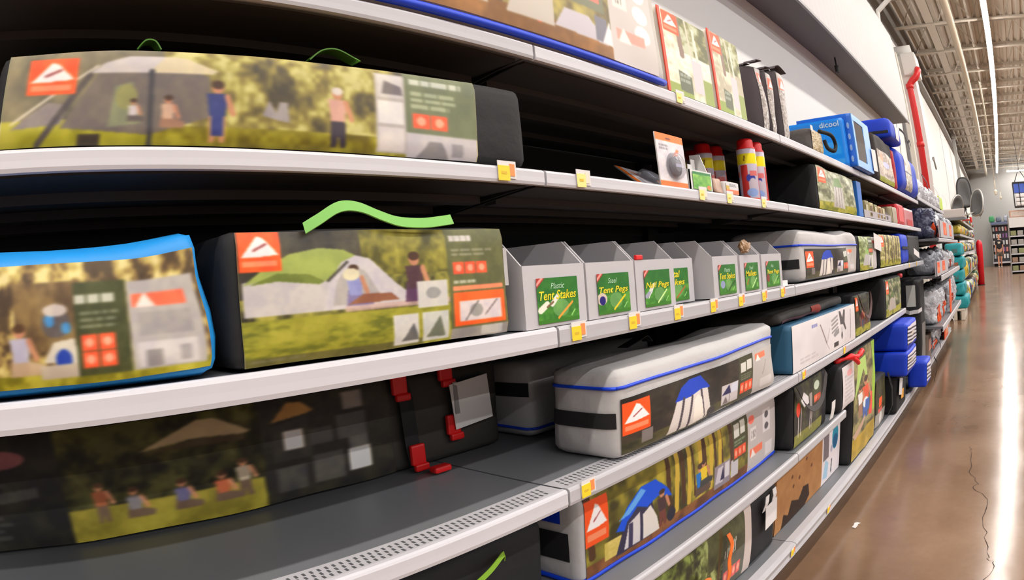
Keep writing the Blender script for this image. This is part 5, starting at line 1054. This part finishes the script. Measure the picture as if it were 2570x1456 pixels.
for ri, (zb, zt, nm) in enumerate(rows):
    x = 12.3 if ri < 4 else 13.9
    k = 0
    while x < 20.2:
        wd = q.uniform(.5, .8) if ri > 1 else q.uniform(.6, .95); cn, cc = cols[(k * 3 + ri * 4) % len(cols)]
        if ri == 2 and k == 0: cn, cc = 'bright orange', (246, 96, 30)
        if ri == 3 and k < 3: cn, cc = ('yellow', (206, 180, 60)) if k != 1 else ('straw', (190, 176, 90))
        if ri == 9 and k == 0: cn, cc = 'pale grey', (196, 188, 188)
        m_ = mat('goods_' + cn.replace(' ', '_'), cc, .5, noise=.15, nscale=12, bump=.4, bscale=14)
        h = (zt - zb) * q.uniform(.75, .98)
        b = Bag('goods_bag', '%s bag, %s from the near end on the %s of the far unit' % (cn, ['first', 'second', 'third', 'fourth', 'fifth', 'sixth', 'seventh', 'eighth', 'ninth', 'tenth', 'eleventh', 'twelfth', 'thirteenth', 'fourteenth', 'fifteenth', 'sixteenth'][k], nm), 'bag', x, x + wd - .05, zb + .001, zb + h, m_, depth=.42, yf=-.10 if ri < 2 else -.03, r=.06, puff=.02, noise=.02, seed=400 + ri * 20 + k, topsag=.02, group='goods on the far shelving unit')
        b.P(mat('goods_label_%d' % ((k + ri) % 4), [(214, 210, 200), (226, 196, 60), (70, 130, 190), (200, 70, 60)][(k + ri) % 4], .5), x + .1, x + wd * .5, zb + h * .3, zb + h * .7, name='label', out=.006)
        x += wd; k += 1
mb = MB(); mb.rbox(13.4, 13.85, -.24, -.20, 1.66, 1.76, RED, .01); mb.rbox(13.4, 13.85, -.2, -.0125, 1.70, 1.715, RED, .004); o = mb.build('red_sign', None); tag(o, 'small red shelf sign on the top shelf edge of the far unit', 'sign')
mb = MB(); mb.rbox(13.0, 13.9, .45, .50, 1.95, 2.2, mat('lime_card', (190, 214, 60), .5), .01); mb.tube([(13.4, .47, 1.7215), (13.4, .47, 1.96)], .015, DARK, 6); o = mb.build('lime_sign', None); tag(o, 'lime green card sign standing behind the folded chairs', 'sign')
CHAIRC = mat('grey_chair_fabric', (104, 104, 104), .7, bump=.3, bscale=20)
def folded_chair(lab, loc, wd, ht, sq, tilt, rz, rim, legs):
    """a folded camp chair: rounded back frame with slung cloth, cross legs hanging below it"""
    t = thing('folding_chair', lab, 'chair', loc, 0, 'folded chairs on the far unit'); t.rotation_euler = (tilt, 0, rz)
    N = 36; P_ = []
    for k in range(N):
        a = 2 * math.pi * k / N; c, s_ = math.cos(a), math.sin(a)
        P_.append((wd * math.copysign(abs(c) ** sq, c) * (1 - .18 * s_), ht * math.copysign(abs(s_) ** sq, s_) + ht))
    mb = MB(); mb.tube([(x, 0, z) for x, z in P_] + [(P_[0][0], 0, P_[0][1])], .02, rim, 8, cap=False); mb.build('back_frame', t, smooth=True)
    mb = MB(); v = [(0, .12, ht * .9)]
    for f_ in (.45, .75, .98): v += [(x * f_, .12 * (1 - f_), (z - ht) * f_ + ht * (1 - .1 * (1 - f_))) for x, z in P_]
    f = [(0, 1 + k, 1 + (k + 1) % N) for k in range(N)] + [(1 + j * N + k, 1 + (j + 1) * N + k, 1 + (j + 1) * N + (k + 1) % N, 1 + j * N + (k + 1) % N) for j in range(2) for k in range(N)]
    mb.add(v, f, CHAIRC); o = mb.build('seat_cloth', t, smooth=True); so = o.modifiers.new('s', 'SOLIDIFY'); so.thickness = .02
    for (x0, z0, x1, z1) in legs:
        mb = MB(); mb.tube([(x0, .06, z0), ((x0 + x1) / 2, .14, (z0 + z1) / 2), (x1, .10, z1)], .014, CHROME if x0 < 0 else DARK, 6); mb.build('leg', t, smooth=True)
folded_chair('tall folded chair with grey cloth and a black rim, highest of the far chairs', (12.85, -.16, 1.93), .16, .28, .62, -.12, -1.45, DARK, ((-.1, .2, .06, -.2), (.12, .3, -.08, -.2), (.0, .1, .02, -.2)))
folded_chair('folded chair with a silver rim seen almost edge on, beside the lime sign', (12.55, .04, 1.80), .19, .17, .9, .25, -.62, CHROME, ((-.12, .1, .04, -.07), (.1, .12, -.06, -.07)))
folded_chair('folded chair with a silver rim turned towards the aisle, lowest of the far chairs', (12.45, -.40, 1.735), .20, .24, .8, -.2, -2.35, CHROME, ((-.1, .1, .02, .0), (.1, .2, .0, .0)))
bpy.context.view_layer.update(); t = bpy.data.objects['folding_chair.002']; iv = t.matrix_world.inverted()
mb = MB(); mb.tube([iv @ Vector(p_) for p_ in ((12.47, -.36, 1.80), (12.48, -.18, 1.76), (12.5, .04, 1.736))], .012, CHROME, 6); mb.build('leg', t, smooth=True)
b = Bag('carton', 'pale carton under the folded chairs on the far unit top shelf', 'carton', 12.0, 12.18, 1.70, 1.86, mat('pale_carton', (196, 186, 182), .6), depth=.5, yf=-.15, r=.01); b.P(mat('pale_carton_label', (170, 160, 156), .6), 12.02, 12.16, 1.74, 1.84)
mb = MB(); mb.rbox(11.97, 12.2, -.16, .5, 1.66, 1.70, SHELF, .004); mb.rbox(11.97, 12.2, .42, .5, 0, 1.66, DARK, .004); o = mb.build('end_shelf', None); tag(o, 'grey end shelf carrying the pale carton above the teal bags', 'shelf')
t = thing('bollard', 'bright red floor bollard at the end of the shelving run', 'bollard', (20.8, -.165, 0))
mb = MB(); mb.lathe([(.125, 0), (.125, 1.22), (.115, 1.28), (.085, 1.335), (.04, 1.36), (.005, 1.365)], mat('bollard_red', (214, 14, 34), .35), 24); mb.build('sleeve', t, smooth=True)
mb = MB(); mb.lathe([(.14, 0), (.14, .02)], DARK, 24); mb.build('foot_ring', t)

# ------------------------------------------------------------------ far end of the store
t = thing('display_rack', 'far pegboard rack of small silver packs behind the person', 'display rack', (38.3, -1.45, 0))
mb = MB(); mb.box(.2, .3, -1.0, .85, 0, 2.3, mat('rack_dark_board', (70, 68, 74), .7)); mb.build('back_board', t)
for y in (-1.0, .79): mb = MB(); mb.box(-.2, .3, y, y + .06, 0, 2.35, STEEL); mb.build('side_post', t)
mb = MB(); mb.box(-.3, .2, -1.0, .85, .16, .24, LIPG); mb.build('base_shelf', t)
mb = MB(); mb.box(-.35, .2, -1.0, .85, 2.32, 2.44, mat('rack_top_blue', (90, 100, 130), .6)); mb.build('top_shelf', t)
q = random.Random(21)
for r in range(5):
    for c in range(8):
        if 1 <= r <= 3 and 3 <= c <= 4 and False: continue
        col = q.choice([(206, 206, 206), (180, 182, 186), (150, 150, 156), (196, 120, 120), (120, 80, 130), (206, 196, 190)])
        cname = {(206, 206, 206): 'white', (180, 182, 186): 'pale grey', (150, 150, 156): 'grey', (196, 120, 120): 'pink', (120, 80, 130): 'purple', (206, 196, 190): 'cream'}[col]
        z = 2.06 - .38 * r; y = -.855 + .22 * c
        mb = MB(); m_ = mat('pack_%d_%d_%d' % col, col, .4); mb.rbox(38.32, 38.40, -1.45 + y - .07, -1.45 + y + .07, z - .12, z + .12, m_, .02); mb.box(38.40, 38.498, -1.45 + y - .008, -1.45 + y + .008, z + .10, z + .115, STEEL)
        o = mb.build('hanging_pack', None); tag(o, '%s pack, %s from the left wall in the %s row of the far rack' % (cname, ('first', 'second', 'third', 'fourth', 'fifth', 'sixth', 'seventh', 'eighth')[7 - c], ('top', 'second', 'middle', 'fourth', 'lowest')[r]), 'pack', 'hanging packs on the far rack')
for (y, c, nm, h) in ((-.72, (60, 140, 90), 'green', .36), (-1.2, (96, 104, 120), 'slate grey', .3), (-1.75, (150, 156, 170), 'pale grey', .34), (-2.15, (110, 116, 130), 'mid grey', .22)):
    b = Bag('goods_bag', '%s bag on top of the far rack behind the person' % nm, 'bag', 38.0, 38.4, 2.441, 2.441 + h, mat('rack_bag_' + nm.replace(' ', '_'), c, .6), depth=.4, yf=y - .2, r=.08, puff=.02, noise=.02, seed=int(-y * 100), group='bags on the far rack')
t = thing('display_rack', 'far grey end rack of shelves under the hanging blue basket', 'display rack', (27.6, -1.55, 0))
mb = MB(); mb.box(-.35, .35, -.02, .03, 0, 2.3, STEEL); mb.build('side_panel', t)
mb = MB(); mb.box(.3, .35, -1.2, -.02, 0, 2.2, mat('rack_dark_board', (70, 68, 74), .7)); mb.build('back_board', t)
mb = MB(); mb.box(-.37, .3, -1.2, -.02, 1.82, 2.22, mat('white_sign_board', (216, 214, 212), .5)); mb.build('sign_board', t)
for z in (.12, .45, .80, 1.15, 1.5): mb = MB(); mb.box(-.35, .3, -1.2, -.02, z - .05, z, LIPG); mb.build('shelf', t)
q = random.Random(31)
for z, nm in ((.12, 'lowest'), (.45, 'second'), (.80, 'third'), (1.15, 'fourth'), (1.5, 'top')):
    for k in range(3):
        cn, c = q.choice([('olive', (130, 132, 90)), ('grey', (150, 146, 140)), ('dark', (70, 66, 64)), ('brown', (140, 110, 90))])
        b = Bag('goods_box', '%s box, %s from the aisle on the %s shelf of the far end rack' % (cn, ('first', 'second', 'third')[k], nm), 'box', 27.28, 27.85, z + .001, z + .2, mat('rack_box_' + cn, c, .6, noise=.15), depth=.3, yf=-1.9 - .36 * k, r=.02, group='boxes on the far end rack')
b = Bag('carton', 'tan and white cartons bundle on top of the far end rack', 'carton', 27.3, 27.9, 2.222, 2.50, mat('tan_carton', (190, 150, 126), .7, noise=.25, nscale=8), depth=1.0, yf=-2.65, r=.02); b.side(-2.6, -1.7, 2.26, 2.46, mat('tan_carton_print', (206, 190, 180), .6, noise=.3, nscale=6), 'label')
t = thing('hanging_rack', 'blue and black wire display basket hanging above the far end rack', 'basket', (27.2, -1.98, 2.62))
mb = MB()
for z in (0, .95): mb.tube([(-.2, 0, z), (-.2, -.9, z), (.3, -.9, z), (.3, 0, z), (-.2, 0, z)], .025, DARK, 6)
for y in (0, -.3, -.6, -.9): mb.tube([(-.2, y, 0), (-.2, y, .95)], .02, DARK, 6); mb.tube([(.3, y, 0), (.3, y, .95)], .02, DARK, 6)
mb.tube([(0, -.1, .95), (0, -.4, 1.5), (0, -.8, .95)], .025, DARK, 6)
mb.build('frame', t)
mb = MB(); mb.box(-.16, .26, -.86, -.04, .55, .9, mat('basket_blue', (60, 92, 186), .5)); mb.build('blue_panel', t)
mb = MB()
for k in range(3): mb.rbox(-.17, .2, -.8, -.1, .05 + .16 * k, .17 + .16 * k, WHITEP, .02)
mb.build('white_pack', t)
mb = MB(); mb.tube([(27.2, -2.4, 4.1), (27.2, -2.4, 6.199)], .012, DARK, 6); o = mb.build('hanger_wire', t); o.location = (-27.2, 1.98, -2.62)

# ------------------------------------------------------------------ the person at the far end (seen from behind)
def skin_body(name, joints, bones, m, parent, root):
    me = bpy.data.meshes.new(name); names = list(joints); idx = {k: i for i, k in enumerate(names)}
    me.from_pydata([joints[k][:3] for k in names], [(idx[a], idx[b]) for a, b in bones], [])
    bm = bmesh.new(); bm.from_mesh(me); bm.verts.layers.skin.verify(); bm.to_mesh(me); bm.free()
    o = bpy.data.objects.new(name, me); COL.objects.link(o); o.parent = parent
    sk = o.modifiers.new('skin', 'SKIN'); sk.use_smooth_shade = True
    for k in names:
        sv = me.skin_vertices[0].data[idx[k]]; r = joints[k][3]; sv.radius = r if isinstance(r, tuple) else (r, r); sv.use_root = (k == root)
    ss = o.modifiers.new('sub', 'SUBSURF'); ss.levels = 2; ss.render_levels = 2
    me.materials.append(m); return o
SKIN = mat('skin', (196, 140, 112), .6)
t = thing('person', 'person in a black t-shirt and dark shorts walking at the far end of the aisle', 'person', (36.2, -1.06, 0), 0)
J = {'pelvis': (0, 0, .92, (.13, .16)), 'waist': (0, 0, 1.06, (.11, .145)), 'chest': (0.01, 0, 1.26, (.115, .17)), 'shoulder': (0, 0, 1.40, (.08, .12)), 'neck': (0, 0, 1.49, .052), 'jaw': (-.015, 0, 1.56, (.07, .06)), 'head': (0, 0, 1.64, (.095, .08)), 'crown': (0, 0, 1.70, (.08, .07))}
B = [('pelvis', 'waist'), ('waist', 'chest'), ('chest', 'shoulder'), ('shoulder', 'neck'), ('neck', 'jaw'), ('jaw', 'head'), ('head', 'crown')]
for s_, nm in ((1, 'l'), (-1, 'r')):
    J.update({nm + 'sh': (0, .17 * s_, 1.38, .062), nm + 'el': (.03, .235 * s_, 1.12, .045), nm + 'wr': (-.05, .25 * s_, .88, .03), nm + 'palm': (-.06, .25 * s_, .80, .032),
              nm + 'hip': (0, .085 * s_, .84, .105), nm + 'kn': (-.03 * s_, .09 * s_, .47, .062), nm + 'calf': (.02 - .05 * s_, .09 * s_, .33, .06), nm + 'an': (.03 - .08 * s_, .09 * s_, .09, .038), nm + 'toe': (.16 - .08 * s_, .10 * s_, .035, .034)})
    B += [('shoulder', nm + 'sh'), (nm + 'sh', nm + 'el'), (nm + 'el', nm + 'wr'), (nm + 'wr', nm + 'palm'), ('pelvis', nm + 'hip'), (nm + 'hip', nm + 'kn'), (nm + 'kn', nm + 'calf'), (nm + 'calf', nm + 'an'), (nm + 'an', nm + 'toe')]
    for fi, (dy, L_) in enumerate(((-.024, .07), (-.008, .085), (.008, .08), (.024, .065))):
        J[nm + 'f%da' % fi] = (-.062, .25 * s_ + dy, .765, .010); J[nm + 'f%db' % fi] = (-.055, .25 * s_ + dy, .765 - L_ * .6, .009); J[nm + 'f%dc' % fi] = (-.04, .25 * s_ + dy * .9, .765 - L_, .008)
        B += [(nm + 'palm', nm + 'f%da' % fi), (nm + 'f%da' % fi, nm + 'f%db' % fi), (nm + 'f%db' % fi, nm + 'f%dc' % fi)]
    J[nm + 'ta'] = (-.095, .235 * s_, .80, .011); J[nm + 'tb'] = (-.10, .23 * s_, .755, .009); B += [(nm + 'palm', nm + 'ta'), (nm + 'ta', nm + 'tb')]
skin_body('body', J, B, SKIN, t, 'pelvis')
TS = mat('black_tshirt', (28, 27, 30), .8); SH = mat('dark_shorts', (96, 86, 78), .8)
skin_body('tshirt', {'a': (0, 0, .90, (.15, .18)), 'b': (0, 0, 1.06, (.13, .165)), 'c': (.01, 0, 1.26, (.135, .19)), 'd': (0, 0, 1.41, (.10, .14)), 'e': (0, 0, 1.465, .075), 'l': (0, .18, 1.385, .085), 'l2': (.02, .225, 1.18, .072), 'r': (0, -.18, 1.385, .085), 'r2': (.02, -.225, 1.18, .072)}, [('a', 'b'), ('b', 'c'), ('c', 'd'), ('d', 'e'), ('d', 'l'), ('l', 'l2'), ('d', 'r'), ('r', 'r2')], TS, t, 'a')
skin_body('shorts', {'p': (0, 0, .90, (.145, .175)), 'l': (0, .095, .80, .125), 'lk': (-.02, .095, .56, .10), 'r': (0, -.095, .80, .125), 'rk': (.02, -.095, .56, .10)}, [('p', 'l'), ('l', 'lk'), ('p', 'r'), ('r', 'rk')], SH, t, 'p')
skin_body('hair', {'a': (.03, 0, 1.60, (.07, .075)), 'b': (.025, 0, 1.67, (.095, .09)), 'c': (.0, 0, 1.735, (.075, .07))}, [('a', 'b'), ('b', 'c')], mat('auburn_hair', (150, 96, 62), .7), t, 'a')
mb = MB(); N = 18; mb.add([(-.142, 0, 1.30)] + [(-.140, .09 * math.cos(2 * math.pi * k / N), 1.30 + .055 * math.sin(2 * math.pi * k / N)) for k in range(N)], [(0, 1 + k, 1 + (k + 1) % N) for k in range(N)], mat('shirt_print_pale', (200, 190, 170), .7)); o = mb.build('shirt_print', t); so = o.modifiers.new('s', 'SOLIDIFY'); so.thickness = .012
for s_ in (1, -1):
    mb = MB(); x = .06 - .08 * s_; mb.rbox(x - .09, x + .16, .095 * s_ - .045, .095 * s_ + .045, 0, .075, mat('pale_shoe', (200, 196, 190), .6), .025); mb.build('shoe', t)
    mb = MB(); mb.lathe([(.004, -.03), (.014, -.015), (.016, .01), (.008, .03)], SKIN, 8, (0, .088 * s_, 1.62)); mb.build('ear', t, smooth=True)

q = random.Random(8)
mb = MB(); mb.ribbon(smooth_pts([(2.62, -.10, .003), (2.64, -.105, .008), (2.665, -.10, .004), (2.68, -.11, .003)]), (.2, 1, .1), .02, .001, WHITEP); o = mb.build('paper_scrap', None); tag(o, 'tiny white paper scrap lying on the brown floor near the base deck', 'scrap')
